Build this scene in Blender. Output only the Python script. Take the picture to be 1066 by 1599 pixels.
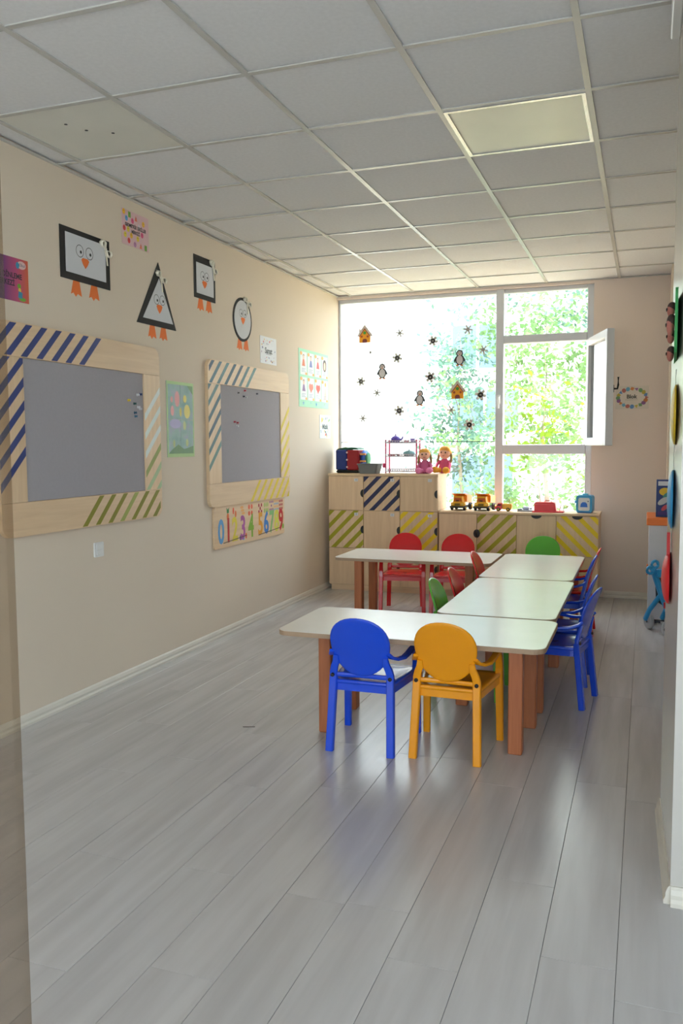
import bpy, math, random
from mathutils import Vector, Matrix
random.seed(7)
PI = math.pi
scene = bpy.context.scene
for o in list(bpy.data.objects): bpy.data.objects.remove(o)
COL = scene.collection

# ------------------------------------------------------------------ camera
F, YAW, PITCH, ROLL = 1314.06, .3467, -.0807, -.0057
fwd = Vector((-math.sin(YAW)*math.cos(PITCH), math.cos(YAW)*math.cos(PITCH), math.sin(PITCH)))
rgt = Vector((math.cos(YAW), math.sin(YAW), 0)); upv = rgt.cross(fwd)
r2 = rgt*math.cos(ROLL)+upv*math.sin(ROLL); u2 = -rgt*math.sin(ROLL)+upv*math.cos(ROLL)
cam_d = bpy.data.cameras.new('camera'); cam = bpy.data.objects.new('camera', cam_d); COL.objects.link(cam)
m = Matrix((r2, u2, -fwd)).transposed().to_4x4(); m.translation = (2.793, 0, 1.35)
cam.matrix_world = m
cam_d.sensor_fit = 'VERTICAL'; cam_d.sensor_height = 24.0; cam_d.lens = F/1599*24.0
cam_d.clip_start = .02; cam_d.clip_end = 200
scene.camera = cam

# ------------------------------------------------------------------ sky, sun, exposure
vs = scene.view_settings
vs.view_transform = 'Standard'; vs.look = 'None'; vs.gamma = 1; vs.use_curve_mapping = False
vs.exposure = 2.42
w = bpy.data.worlds.new('sky'); scene.world = w; w.use_nodes = True
bg = w.node_tree.nodes['Background']; bg.inputs[0].default_value = (.82, .92, 1, 1); bg.inputs[1].default_value = 1.75
sd = bpy.data.lights.new('sun', 'SUN'); sun = bpy.data.objects.new('sun', sd); COL.objects.link(sun)
sd.energy = 3.3; sd.angle = math.radians(1.5); sd.color = (1, .96, .88)
sun.rotation_euler = Vector((-.12, -.235, -1.0)).to_track_quat('-Z', 'Y').to_euler()
def portal(name, loc, rot, sx, sy):          # sampling guides for daylight through the back window and the added rear and side glazing: they give off no light
    d = bpy.data.lights.new(name, 'AREA'); d.shape = 'RECTANGLE'; d.size = sx; d.size_y = sy
    d.cycles.is_portal = True
    o = bpy.data.objects.new(name, d); COL.objects.link(o); o.location = loc; o.rotation_euler = rot
    return o
portal('daylight_portal_back', (1.18, 7.78, 1.7), (-PI/2, 0, 0), 2.4, 2.1)
portal('daylight_portal_rear', (2.3, -5.22, 1.33), (PI/2, 0, 0), 4.4, 2.57)
portal('daylight_portal_side', (4.82, -1.9, 1.35), (0, PI/2, 0), 2.5, 3.4)

# ------------------------------------------------------------------ materials
def lin(c): return tuple(((v/255)/12.92 if v/255 <= .04045 else ((v/255+.055)/1.055)**2.4) for v in c)
def mat(name, rgb, rough=.5, var=.06, scale=6, bump=0, spec=.5, metal=0, coat=0, trans=None, stretch=(1,1,1), bscale=None):
    M = bpy.data.materials.new(name); M.use_nodes = True; N = M.node_tree.nodes; L = M.node_tree.links
    b = N['Principled BSDF']; c = lin(rgb)
    b.inputs['Roughness'].default_value = rough; b.inputs['Metallic'].default_value = metal
    b.inputs['Specular IOR Level'].default_value = spec; b.inputs['Coat Weight'].default_value = coat
    b.inputs['Coat Roughness'].default_value = .1
    tc = N.new('ShaderNodeTexCoord'); mp = N.new('ShaderNodeMapping'); mp.inputs['Scale'].default_value = stretch
    no = N.new('ShaderNodeTexNoise'); no.inputs['Scale'].default_value = scale; no.inputs['Detail'].default_value = 4
    L.new(tc.outputs['Object'], mp.inputs[0]); L.new(mp.outputs[0], no.inputs[0])
    rp = N.new('ShaderNodeValToRGB'); e = rp.color_ramp.elements
    e[0].position = .3; e[1].position = .7
    e[0].color = tuple(v*(1-var) for v in c)+(1,); e[1].color = tuple(min(1, v*(1+var)) for v in c)+(1,)
    L.new(no.outputs[0], rp.inputs[0]); L.new(rp.outputs[0], b.inputs['Base Color'])
    if bump:
        n2 = N.new('ShaderNodeTexNoise'); n2.inputs['Scale'].default_value = bscale or scale*8; n2.inputs['Detail'].default_value = 3
        L.new(mp.outputs[0], n2.inputs[0])
        bp = N.new('ShaderNodeBump'); bp.inputs['Strength'].default_value = bump; bp.inputs['Distance'].default_value = .002
        L.new(n2.outputs[0], bp.inputs['Height']); L.new(bp.outputs[0], b.inputs['Normal'])
    return M
def wood(name, rgb, dark, axis=2, rough=.45, scale=1, mixf=.5):
    M = bpy.data.materials.new(name); M.use_nodes = True; N = M.node_tree.nodes; L = M.node_tree.links
    b = N['Principled BSDF']; b.inputs['Roughness'].default_value = rough
    tc = N.new('ShaderNodeTexCoord'); oi = N.new('ShaderNodeObjectInfo')
    ad = N.new('ShaderNodeVectorMath'); ad.operation = 'ADD'
    sc = N.new('ShaderNodeVectorMath'); sc.operation = 'SCALE'; sc.inputs[0].default_value = (7, 5, 3)
    L.new(oi.outputs['Random'], sc.inputs['Scale']); L.new(tc.outputs['Object'], ad.inputs[0]); L.new(sc.outputs[0], ad.inputs[1])
    mp = N.new('ShaderNodeMapping'); s = [22*scale]*3; s[axis] = 1.4*scale; mp.inputs['Scale'].default_value = s
    L.new(ad.outputs[0], mp.inputs[0])
    no = N.new('ShaderNodeTexNoise'); no.inputs['Scale'].default_value = 1.6; no.inputs['Detail'].default_value = 6; no.inputs['Distortion'].default_value = .6
    L.new(mp.outputs[0], no.inputs[0])
    rp = N.new('ShaderNodeValToRGB'); e = rp.color_ramp.elements
    a, d = lin(rgb), lin(dark)
    e[0].position = .3; e[1].position = .68
    e[0].color = tuple(d)+(1,); e[1].color = tuple(a)+(1,)
    L.new(no.outputs[0], rp.inputs[0])
    hv = N.new('ShaderNodeHueSaturation'); mr = N.new('ShaderNodeMapRange')
    mr.inputs['To Min'].default_value = .94; mr.inputs['To Max'].default_value = 1.05
    L.new(oi.outputs['Random'], mr.inputs[0]); L.new(mr.outputs[0], hv.inputs['Value']); L.new(rp.outputs[0], hv.inputs['Color'])
    L.new(hv.outputs[0], b.inputs['Base Color'])
    bp = N.new('ShaderNodeBump'); bp.inputs['Strength'].default_value = .08; bp.inputs['Distance'].default_value = .002
    L.new(no.outputs[0], bp.inputs['Height']); L.new(bp.outputs[0], b.inputs['Normal'])
    return M
def glass(name, col, ior=1.5, rough=0):
    M = bpy.data.materials.new(name); M.use_nodes = True; N = M.node_tree.nodes; L = M.node_tree.links
    N.clear(); out = N.new('ShaderNodeOutputMaterial'); t = N.new('ShaderNodeBsdfTransparent'); g = N.new('ShaderNodeBsdfGlossy')
    t.inputs[0].default_value = tuple(col)+(1,); g.inputs['Roughness'].default_value = rough
    f = N.new('ShaderNodeFresnel'); ge = N.new('ShaderNodeNewGeometry'); mi_ = N.new('ShaderNodeMapRange')
    mi_.inputs['To Min'].default_value = ior; mi_.inputs['To Max'].default_value = 1/ior     # same reflectance on both faces of the sheet
    L.new(ge.outputs['Backfacing'], mi_.inputs[0]); L.new(mi_.outputs[0], f.inputs[0]); mx = N.new('ShaderNodeMixShader')
    L.new(f.outputs[0], mx.inputs[0]); L.new(t.outputs[0], mx.inputs[1]); L.new(g.outputs[0], mx.inputs[2]); L.new(mx.outputs[0], out.inputs[0])
    return M
_pm = {}
def paint(rgb, rough=.55):
    k = tuple(rgb)+(rough,)
    if k not in _pm: _pm[k] = mat('paint_%d_%d_%d' % tuple(rgb), rgb, rough, .03, 20)
    return _pm[k]
M = {}
M['wall'] = mat('ivory_wall_paint', (226, 211, 192), .75, .015, 1.2, .05, .3, bscale=120)
M['wall_white'] = mat('white_satin_wall_paint', (204, 199, 192), .34, .015, 1.2, 0, .5)
M['tile'] = mat('mineral_ceiling_tile', (228, 228, 230), .9, .03, 60, .25, .1, bscale=260)
M['tile_cream'] = mat('cream_ceiling_panel', (224, 223, 214), .7, .03, 4, .05, .2)
M['tbar'] = mat('white_grid_bar', (196, 195, 191), .25, .02, 4, spec=.5)
M['skirt'] = mat('white_skirting', (222, 216, 204), .4, .03, 5)
M['pvc'] = mat('white_pvc_frame', (206, 209, 214), .35, .02, 4)
M['birch'] = wood('birch_board', (232, 202, 164), (220, 188, 150), 0, .5, 1)
M['birch_v'] = wood('birch_board_vertical', (232, 202, 164), (220, 188, 150), 2, .5, 1)
M['beech'] = wood('beech_leg', (192, 118, 76), (170, 98, 60), 2, .45, 1.2)
M['laminate'] = mat('white_table_laminate', (236, 234, 230), .22, .02, 5, spec=.5)
M['edge'] = mat('wood_edge_band', (176, 148, 122), .5, .06, 12)
M['felt'] = mat('grey_felt', (172, 168, 173), .95, .02, 60, .1, .1, bscale=400)
M['black'] = mat('black_plastic', (28, 28, 30), .5, .1)
M['blackcard'] = mat('black_card', (38, 36, 36), .8, .06)
M['whitecard'] = mat('white_card', (215, 216, 220), .8, .02)
M['orangecard'] = mat('orange_card', (240, 122, 52), .75, .04)
M['ribbon'] = mat('cream_satin_ribbon', (240, 232, 212), .45, .06, 30)
M['glass'] = glass('window_glass', (.88, .91, .92))
M['glass_brown'] = glass('bronze_tinted_glass', (.755, .695, .625))
M['chrome'] = mat('brushed_steel', (190, 190, 192), .25, .03, metal=1)
M['trunk'] = mat('bark', (136, 124, 106), .9, .2, 20, .6)
M['white_plastic'] = mat('white_plastic', (232, 232, 230), .35, .02)

# floor planks: grey-white laminate, grain along y, each plank its own tone
FM = bpy.data.materials.new('whitewashed_laminate'); FM.use_nodes = True
N = FM.node_tree.nodes; L = FM.node_tree.links; b = N['Principled BSDF']
tc = N.new('ShaderNodeTexCoord'); oi = N.new('ShaderNodeObjectInfo'); sc = N.new('ShaderNodeVectorMath'); sc.operation = 'SCALE'; sc.inputs[0].default_value = (31, 17, 3)
ad = N.new('ShaderNodeVectorMath'); ad.operation = 'ADD'; L.new(oi.outputs['Random'], sc.inputs['Scale']); L.new(tc.outputs['Object'], ad.inputs[0]); L.new(sc.outputs[0], ad.inputs[1])
mp = N.new('ShaderNodeMapping'); mp.inputs['Scale'].default_value = (13, 1.1, 1); L.new(ad.outputs[0], mp.inputs[0])
n1 = N.new('ShaderNodeTexNoise'); n1.inputs['Scale'].default_value = 1.3; n1.inputs['Detail'].default_value = 5; n1.inputs['Roughness'].default_value = .5; n1.inputs['Distortion'].default_value = .25; L.new(mp.outputs[0], n1.inputs[0])
rp = N.new('ShaderNodeValToRGB'); rp.color_ramp.interpolation = 'EASE'; e = rp.color_ramp.elements; e[0].position = .1; e[1].position = .9
e[0].color = lin((188, 185, 186))+(1,); e[1].color = lin((210, 208, 209))+(1,); L.new(n1.outputs[0], rp.inputs[0])
hv = N.new('ShaderNodeHueSaturation'); mr = N.new('ShaderNodeMapRange'); mr.inputs['To Min'].default_value = .97; mr.inputs['To Max'].default_value = 1.03
L.new(oi.outputs['Random'], mr.inputs[0]); L.new(mr.outputs[0], hv.inputs['Value']); L.new(rp.outputs[0], hv.inputs['Color']); L.new(hv.outputs[0], b.inputs['Base Color'])
rr = N.new('ShaderNodeMapRange'); rr.inputs['To Min'].default_value = .2; rr.inputs['To Max'].default_value = .28; L.new(n1.outputs[0], rr.inputs[0]); L.new(rr.outputs[0], b.inputs['Roughness'])
M['plank'] = FM
M['subfloor'] = mat('dark_joint', (172, 167, 163), .9)

# leaves: thin, some light passes through
LM = {}
def leafmat(name, rgb):
    m_ = bpy.data.materials.new(name); m_.use_nodes = True; N = m_.node_tree.nodes; L = m_.node_tree.links; N.clear()
    out = N.new('ShaderNodeOutputMaterial'); d = N.new('ShaderNodeBsdfDiffuse'); t = N.new('ShaderNodeBsdfTranslucent'); mx = N.new('ShaderNodeMixShader')
    no = N.new('ShaderNodeTexNoise'); no.inputs['Scale'].default_value = 1.5; rp = N.new('ShaderNodeValToRGB'); c = lin(rgb)
    tc = N.new('ShaderNodeTexCoord'); L.new(tc.outputs['Object'], no.inputs[0])
    rp.color_ramp.elements[0].color = tuple(v*.6 for v in c)+(1,); rp.color_ramp.elements[1].color = tuple(min(1, v*1.35) for v in c)+(1,)
    rp.color_ramp.elements[0].position = .35; rp.color_ramp.elements[1].position = .65
    L.new(no.outputs[0], rp.inputs[0]); L.new(rp.outputs[0], d.inputs[0]); L.new(rp.outputs[0], t.inputs[0])
    mx.inputs[0].default_value = .45; L.new(d.outputs[0], mx.inputs[1]); L.new(t.outputs[0], mx.inputs[2]); L.new(mx.outputs[0], out.inputs[0])
    return m_
M['leaf'] = leafmat('leaf_green', (116, 148, 96)); M['leaf_cool'] = leafmat('leaf_cool_green', (114, 146, 128)); M['leaf_lime'] = leafmat('leaf_lime', (100, 126, 42))

# ------------------------------------------------------------------ mesh builder
def V(*a): return Vector(a)
class MB:
    def __init__(s): s.v = []; s.f = []; s.m = []; s.sm = []
    def add(s, vs, fs, mi=0, smooth=False):
        o = len(s.v); s.v += [tuple(p) for p in vs]
        for f in fs: s.f.append(tuple(i+o for i in f)); s.m.append(mi); s.sm.append(smooth)
        return s
    def box(s, x0, y0, z0, x1, y1, z1, mi=0, c=0):
        if c <= 0:
            v = [(x, y, z) for z in (z0, z1) for y in (y0, y1) for x in (x0, x1)]
            return s.add(v, [(0,2,3,1), (4,5,7,6), (0,1,5,4), (2,6,7,3), (0,4,6,2), (1,3,7,5)], mi)
        # chamfered box
        v = []; idx = {}
        X = (x0, x1); Y = (y0, y1); Z = (z0, z1); sg = (1, -1)
        for i in (0,1):
            for j in (0,1):
                for k in (0,1):
                    p = (X[i], Y[j], Z[k]); d = (sg[i]*c, sg[j]*c, sg[k]*c)
                    for a in range(3):
                        q = [p[0]+d[0], p[1]+d[1], p[2]+d[2]]; q[a] = p[a]
                        idx[(i,j,k,a)] = len(v); v.append(q)
        f = []
        for a in range(3):
            b_, c_ = (a+1) % 3, (a+2) % 3
            for s_ in (0,1):
                loop = []
                for (p, q) in ((0,0), (1,0), (1,1), (0,1)):
                    k = [0,0,0]; k[a] = s_; k[b_] = p; k[c_] = q; loop.append(idx[(*k, a)])
                f.append(tuple(loop) if s_ else tuple(reversed(loop)))
        for a in range(3):
            b_, c_ = (a+1) % 3, (a+2) % 3
            for p in (0,1):
                for q in (0,1):
                    k0 = [0,0,0]; k1 = [0,0,0]; k0[b_] = k1[b_] = p; k0[c_] = k1[c_] = q; k0[a] = 0; k1[a] = 1
                    L_ = (idx[(*k0, b_)], idx[(*k1, b_)], idx[(*k1, c_)], idx[(*k0, c_)])
                    f.append(L_ if (p == q) else tuple(reversed(L_)))
        for i in (0,1):
            for j in (0,1):
                for k in (0,1):
                    L_ = (idx[(i,j,k,0)], idx[(i,j,k,1)], idx[(i,j,k,2)])
                    f.append(L_ if (i+j+k) % 2 == 1 else tuple(reversed(L_)))
        return s.add(v, f, mi)
    def prism(s, poly, y0, y1, mi=0, axis='y', cap=True, smooth=False):
        # poly in the plane across the axis; y0 is the face towards the viewer (-y)
        n = len(poly)
        def P(p, d): return (p[0], d, p[1]) if axis == 'y' else ((p[0], p[1], d) if axis == 'z' else (d, p[0], p[1]))
        v = [P(p, y0) for p in poly]+[P(p, y1) for p in poly]
        s.add(v, [(i, (i+1) % n, n+(i+1) % n, n+i) for i in range(n)], mi, smooth)
        if cap: s.add(v, [tuple(range(n)), tuple(reversed(range(n, 2*n)))], mi)
        return s
    def sweep(s, path, sec, up=(0,0,1), mi=0, scale=None, closed=False, smooth=True):
        path = [Vector(p) for p in path]; n = len(path); k = len(sec); vs = []
        for i, p in enumerate(path):
            a = path[i-1] if (i > 0 or closed) else p; c = path[(i+1) % n] if (i < n-1 or closed) else p
            t = (c-a).normalized(); u = Vector(up); sd_ = t.cross(u)
            if sd_.length < 1e-4: sd_ = t.cross(Vector((0,1,0)))
            sd_.normalize(); u = sd_.cross(t)
            q = scale[i] if scale else 1
            for (x, y) in sec: vs.append(p+sd_*x*q+u*y*q)
        fs = []
        for i in range(n if closed else n-1):
            j = (i+1) % n
            for e_ in range(k): fs.append((i*k+e_, i*k+(e_+1) % k, j*k+(e_+1) % k, j*k+e_))
        s.add(vs, fs, mi, smooth)
        if not closed: s.add(vs, [tuple(reversed(range(k))), tuple(range((n-1)*k, n*k))], mi)
        return s
    def tube(s, path, r, n=8, mi=0, scale=None, closed=False):
        return s.sweep(path, [(r*math.cos(2*PI*i/n), r*math.sin(2*PI*i/n)) for i in range(n)], (0,0,1), mi, scale, closed)
    def lathe(s, prof, c=(0,0,0), n=20, mi=0, axis='z'):
        vs = []
        for (r, h) in prof:
            for i in range(n):
                a = 2*PI*i/n; x, y = r*math.cos(a), r*math.sin(a)
                p = (x, y, h) if axis == 'z' else ((x, h, y) if axis == 'y' else (h, x, y))
                vs.append((c[0]+p[0], c[1]+p[1], c[2]+p[2]))
        fs = [(j*n+i, j*n+(i+1) % n, (j+1)*n+(i+1) % n, (j+1)*n+i) for j in range(len(prof)-1) for i in range(n)]
        return s.add(vs, fs, mi, True)
    def ball(s, c, r, n=14, mi=0, m_=9):
        if not hasattr(r, '__len__'): r = (r, r, r)
        vs = []
        for j in range(m_+1):
            t = PI*j/m_
            for i in range(n):
                a = 2*PI*i/n; vs.append((c[0]+r[0]*math.sin(t)*math.cos(a), c[1]+r[1]*math.sin(t)*math.sin(a), c[2]+r[2]*math.cos(t)))
        fs = [(j*n+i, (j+1)*n+i, (j+1)*n+(i+1) % n, j*n+(i+1) % n) for j in range(m_) for i in range(n)]
        return s.add(vs, fs, mi, True)
    def disc(s, x, z, r, y, mi=0, n=16, rz=None, rot=0):
        rz = rz or r; ca, sa = math.cos(rot), math.sin(rot)
        v = []
        for i in range(n):
            a, b_ = r*math.cos(2*PI*i/n), rz*math.sin(2*PI*i/n); v.append((x+a*ca-b_*sa, y, z+a*sa+b_*ca))
        return s.add(v, [tuple(range(n))], mi)
    def flat(s, poly, y, mi=0): return s.add([(p[0], y, p[1]) for p in poly], [tuple(range(len(poly)))], mi)
    def text(s, txt, x, z, size, y, mi=0, align='CENTER', wide=1, bold=0):
        d = bpy.data.curves.new('t', 'FONT'); d.body = txt; d.size = size; d.align_x = align; d.align_y = 'CENTER'; d.resolution_u = 3; d.offset = bold
        o = bpy.data.objects.new('t', d); COL.objects.link(o); bpy.context.view_layer.update()
        me = bpy.data.meshes.new_from_object(o.evaluated_get(bpy.context.evaluated_depsgraph_get()))
        s.add([(x+v.co.x*wide, y, z+v.co.y) for v in me.vertices], [tuple(p.vertices) for p in me.polygons], mi)
        bpy.data.objects.remove(o); bpy.data.curves.remove(d); bpy.data.meshes.remove(me)
        return s
    def mesh(s, name, mats):
        me = bpy.data.meshes.new(name); me.from_pydata(s.v, [], s.f)
        if not isinstance(mats, (list, tuple)): mats = [mats]
        for q in mats: me.materials.append(q)
        me.polygons.foreach_set('material_index', s.m); me.polygons.foreach_set('use_smooth', s.sm); me.update()
        return me
    def build(s, name, mats, parent=None, loc=None, rotz=0):
        o = bpy.data.objects.new(name, s.mesh(name, mats)); COL.objects.link(o)
        if parent: o.parent = parent
        if loc is not None: o.location = loc
        if rotz: o.rotation_euler = (0, 0, rotz)
        return o
def tag(o, label=None, cat=None, group=None, kind=None):
    if label: o['label'] = label
    if cat: o['category'] = cat
    if group: o['group'] = group
    if kind: o['kind'] = kind
    return o
def thing(name, label, cat, loc=(0,0,0), rotz=0, group=None, kind=None):
    o = bpy.data.objects.new(name, None); COL.objects.link(o); o.empty_display_size = .1
    o.location = loc; o.rotation_euler = (0, 0, rotz)
    return tag(o, label, cat, group, kind)
def link_copy(o, parent=None, loc=None):
    c = o.copy(); COL.objects.link(c); c.parent = parent
    if loc is not None: c.location = loc
    return c
def copy_tree(o, parent=None):
    c = link_copy(o, parent)
    for ch in list(o.children): copy_tree(ch, c)
    return c
def rrect(x0, z0, x1, z1, r, n=5):
    out = []
    for (cx, cz, a0) in ((x1-r, z0+r, -PI/2), (x1-r, z1-r, 0), (x0+r, z1-r, PI/2), (x0+r, z0+r, PI)):
        for i in range(n+1): a = a0+PI/2*i/n; out.append((cx+r*math.cos(a), cz+r*math.sin(a)))
    return out
def clip(poly, rect):
    x0, z0, x1, z1 = rect
    for (ax, val, sgn) in ((0, x0, 1), (0, x1, -1), (1, z0, 1), (1, z1, -1)):
        out = []
        for i in range(len(poly)):
            p, q = poly[i-1], poly[i]; dp, dq = (p[ax]-val)*sgn, (q[ax]-val)*sgn
            if (dp >= 0) != (dq >= 0):
                t = dp/(dp-dq); out.append((p[0]+(q[0]-p[0])*t, p[1]+(q[1]-p[1])*t))
            if dq >= 0: out.append(q)
        poly = out
        if not poly: return []
    return poly
def stripe(c, wd, rect, slope=1):
    # band of a 45 degree line z = slope*x + c (lower right edge), wd = vertical width
    big = 20
    return clip([(-big, -big*slope+c), (big, big*slope+c), (big, big*slope+c+wd), (-big, -big*slope+c+wd)], rect)
LW = PI/2     # turn for things on the left wall: local x runs along the wall, -y faces the room

# ------------------------------------------------------------------ setting
H = 2.737; YB = 7.64; YR = -5.0; XR = 4.6
fl = tag(MB().box(-.1, YR-.15, -.06, XR, YB+.2, -.014).build('floor', M['subfloor']), 'grey whitewashed laminate plank floor', 'floor', kind='structure')
PWD, PLEN, G = .19, 1.22, .0006
def plank_mesh(wd, ln):
    c = .0008; b_ = MB(); x, y = wd/2-G, ln/2-G
    v = [(-x, -y, -.014), (x, -y, -.014), (x, y, -.014), (-x, y, -.014), (-x, -y, -c), (x, -y, -c), (x, y, -c), (-x, y, -c),
         (-x+c, -y+c, 0), (x-c, -y+c, 0), (x-c, y-c, 0), (-x+c, y-c, 0)]
    f = [(8,9,10,11)]+[(i, (i+1) % 4, 4+(i+1) % 4, 4+i) for i in range(4)]+[(4+i, 4+(i+1) % 4, 8+(i+1) % 4, 8+i) for i in range(4)]
    return b_.add(v, f).mesh('plank', M['plank'])
pm = {}
k = -12
while 2.18+PWD*k < XR:
    xa, xb = max(0, 2.18+PWD*k), min(XR, 2.18+PWD*(k+1))
    k += 1
    if xb-xa < .01: continue
    yend = YB if xa < 3.08 else 2.6
    y = YR-random.random()*PLEN
    if k == 1: y = 2.03-PLEN*6
    if k == 0: y = 2.25-PLEN*6
    while y < yend-.005:
        ya, yb = max(YR, y), min(yend, y+PLEN); y += PLEN
        if yb-ya < .01: continue
        key = (round(xb-xa, 3), round(yb-ya, 3))
        if key not in pm: pm[key] = plank_mesh(xb-xa, yb-ya)
        o = bpy.data.objects.new('floor_plank', pm[key]); COL.objects.link(o); o.parent = fl; o.location = ((xa+xb)/2, (ya+yb)/2, 0)

tag(MB().box(-.2, YR-.2, -.06, 0, YB+.3, 3.0).build('wall_left', M['wall']), 'ivory painted left wall with pinboards and posters', 'wall', kind='structure')
WX0, WX1, WZ0, WZ1 = .0, 2.345, .55, 2.715
wb = MB().box(0, YB, -.06, WX1, YB+.2, WZ0).box(WX1, YB, -.06, 3.4, YB+.2, 3.0).box(0, YB, WZ1, WX1, YB+.2, 3.0)
tag(wb.build('wall_back', mat('beige_back_wall_paint', (234, 218, 206), .75, .015, 1.2, .05, .3, bscale=120)), 'beige back wall with the big window', 'wall', kind='structure')
tag(MB().box(2.955, 7.2, 0, 3.0995, YB, H+.02).build('wall_corner', M['wall']), 'beige corner pillar at the right end of the back wall', 'wall', kind='structure')
tag(MB().box(3.10, 3.2, -.06, 3.4, YB, 3.0).build('wall_right', M['wall']), 'beige right wall behind the white cabinet', 'wall', kind='structure')
wp = MB().prism([(2.888, 2.55), (XR+.2, 2.55), (XR+.2, 3.2), (2.870, 3.2)], -.06, 3.0, axis='z')
tag(wp.build('wall_partition', mat('white_gloss_wall_paint', (204, 199, 192), .2, .015, 1.2, 0, .5)), 'white pillar end of the partition at right', 'wall', kind='structure')
SY0, SY1 = -3.6, -.2
ws = MB().box(XR, YR-.2, -.06, XR+.2, SY0, 3.0).box(XR, SY1, -.06, XR+.2, 2.55, 3.0).box(XR, SY0, -.06, XR+.2, SY1, .1).box(XR, SY0, 2.6, XR+.2, SY1, 3.0)
tag(ws.build('wall_side', M['wall_white']), 'white side wall of the entrance area with added glazing', 'wall', kind='structure')
w3 = thing('added_window_3', 'unseen glazing added on the side of the entrance area for daylight', 'window', (XR+.1, (SY0+SY1)/2, .1), PI/2, kind='structure')  # unseen side glazing, added so that more daylight reaches the room
hw = (SY1-SY0)/2; fr = MB()
for x in (-hw, -.03, hw-.06): fr.box(x, -.03, 0, x+.06, .03, 2.5)
fr.box(-hw+.06, -.03, 0, hw-.06, .03, .06).box(-hw+.06, -.03, 2.44, hw-.06, .03, 2.5).build('window_frame', M['pvc'], w3)
for (xa, xb) in ((-hw+.06, -.03), (.03, hw-.06)): MB().box(xa, -.004, .06, xb, .004, 2.44).build('pane', M['glass'], w3)
# rear wall, behind the camera, with wide glazing added to let daylight in
RX0, RX1, RZ0, RZ1 = .1, 4.5, .05, 2.62
wr = MB().box(0, YR-.2, -.06, RX0, YR, 3).box(RX1, YR-.2, -.06, XR, YR, 3).box(RX0, YR-.2, -.06, RX1, YR, RZ0).box(RX0, YR-.2, RZ1, RX1, YR, 3)
tag(wr.build('wall_rear', M['wall_white']), 'white rear wall with an added glazed front', 'wall', kind='structure')
w2 = thing('added_window_2', 'glazed front added behind the viewer for daylight', 'window', ((RX0+RX1)/2, YR-.1, RZ0), kind='structure')
hw = (RX1-RX0)/2
fr = MB()
for x in (-hw, -.03, hw-.06): fr.box(x, -.03, 0, x+.06, .03, RZ1-RZ0)
fr.box(-hw+.06, -.03, 0, hw-.06, .03, .06).box(-hw+.06, -.03, RZ1-RZ0-.06, hw-.06, .03, RZ1-RZ0)
fr.build('window_frame', M['pvc'], w2)
for s in (-1, 1):
    xa, xb = (-hw+.06, -.03) if s < 0 else (.03, hw-.06)
    MB().box(xa, -.004, .06, xb, .004, RZ1-RZ0-.06).build('pane', M['glass'], w2)

# ceiling: slab above, tiles and grid bars below it
ce = tag(MB().box(-.1, YR-.15, H+.05, XR, YB+.2, H+.12).build('ceiling', M['tile']), 'suspended ceiling of white mineral tiles', 'ceiling', kind='structure')
XS = [0]+[.1475+.6*i for i in range(8)]; XS = [x for x in XS if x < XR]+[XR]
YS = [2.3775+.6*j for j in range(-13, 10)]; YS = [YR]+[y for y in YS if YR+.05 < y < YB-.02]+[YB]
tm = {}
def tile_mesh(wx, wy):
    key = (round(wx, 3), round(wy, 3))
    if key not in tm:
        x, y = wx/2-.002, wy/2-.002
        tm[key] = MB().box(-x, -y, 0, x, y, .014, c=.003).mesh('ceiling_tile', M['tile'])
    return tm[key]
LIGHT = (1.9475, 2.3775+.6*2)
for i in range(len(XS)-1):
    for j in range(len(YS)-1):
        xa, xb, ya, yb = XS[i], XS[i+1], YS[j], YS[j+1]
        if xa > 3.2 and ya > 3.3: continue
        if abs(xa-LIGHT[0]) < .01 and abs(ya-LIGHT[1]) < .01: continue
        o = bpy.data.objects.new('ceiling_tile', tile_mesh(xb-xa, yb-ya)); COL.objects.link(o); o.parent = ce
        o.location = ((xa+xb)/2, (ya+yb)/2, H+.006+random.uniform(0, .0015))
        o.rotation_euler = (random.uniform(-.002, .002), random.uniform(-.002, .002), 0)
        if i == 0: o.rotation_euler = (random.uniform(-.02, .02), .03, 0); o.location.z += .008
        if abs(xa-.1475) < .01 and abs(ya-(2.3775+.6)) < .01:
            o.data = MB().box(-.298, -.298, 0, .298, .298, .014, c=.003).mesh('cream_panel', M['tile_cream'])
            o['label'] = 'smooth cream ceiling panel with dark specks'
            for (sx, sy) in ((-.06, -.12), (-.02, -.03), (.07, .04)):
                MB().lathe([(0, 0), (.008, 0), (.007, .002)], n=8).build('speck', M['black'], o, (sx, sy, -.001))
rb = {}
for x in XS[1:-1]:
    if x > 3.1: continue
    MB().box(-.012, YR, 0, .012, YB, .006).build('grid_bar', M['tbar'], ce, (x, 0, H))
for y in YS[1:-1]:
    x1 = XR if y < 2.6 else (2.9 if y < 3.2 else 3.1)
    MB().box(0, -.012, .0006, x1, .012, .006).build('cross_bar', M['tbar'], ce, (0, y, H))
tr = MB().box(0, YR, 0, .022, YB, .005).box(.022, YB-.022, 0, 2.955, YB, .005)
tr.build('wall_angle', M['tbar'], ce, (0, 0, H-.001))
li = thing('ceiling_light', 'square flat ceiling light panel with bright metal rim, switched off', 'ceiling light', (LIGHT[0]+.3, LIGHT[1]+.3, H))
fr = MB(); a = .288; t = .016
for (x0, y0, x1, y1) in ((-a, -a, a, -a+t), (-a, a-t, a, a), (-a, -a+t, -a+t, a-t), (a-t, -a+t, a, a-t)): fr.box(x0, y0, -.004, x1, y1, .02)
fr.build('rim', M['chrome'], li)
MB().box(-a+t, -a+t, .002, a-t, a-t, .008).build('diffuser', mat('acrylic_diffuser', (226, 224, 205), .3, .04, 3), li)
MB().box(-a+t, -a+t, .0085, a-t, a-t, .03).build('housing', M['white_plastic'], li)

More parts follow.
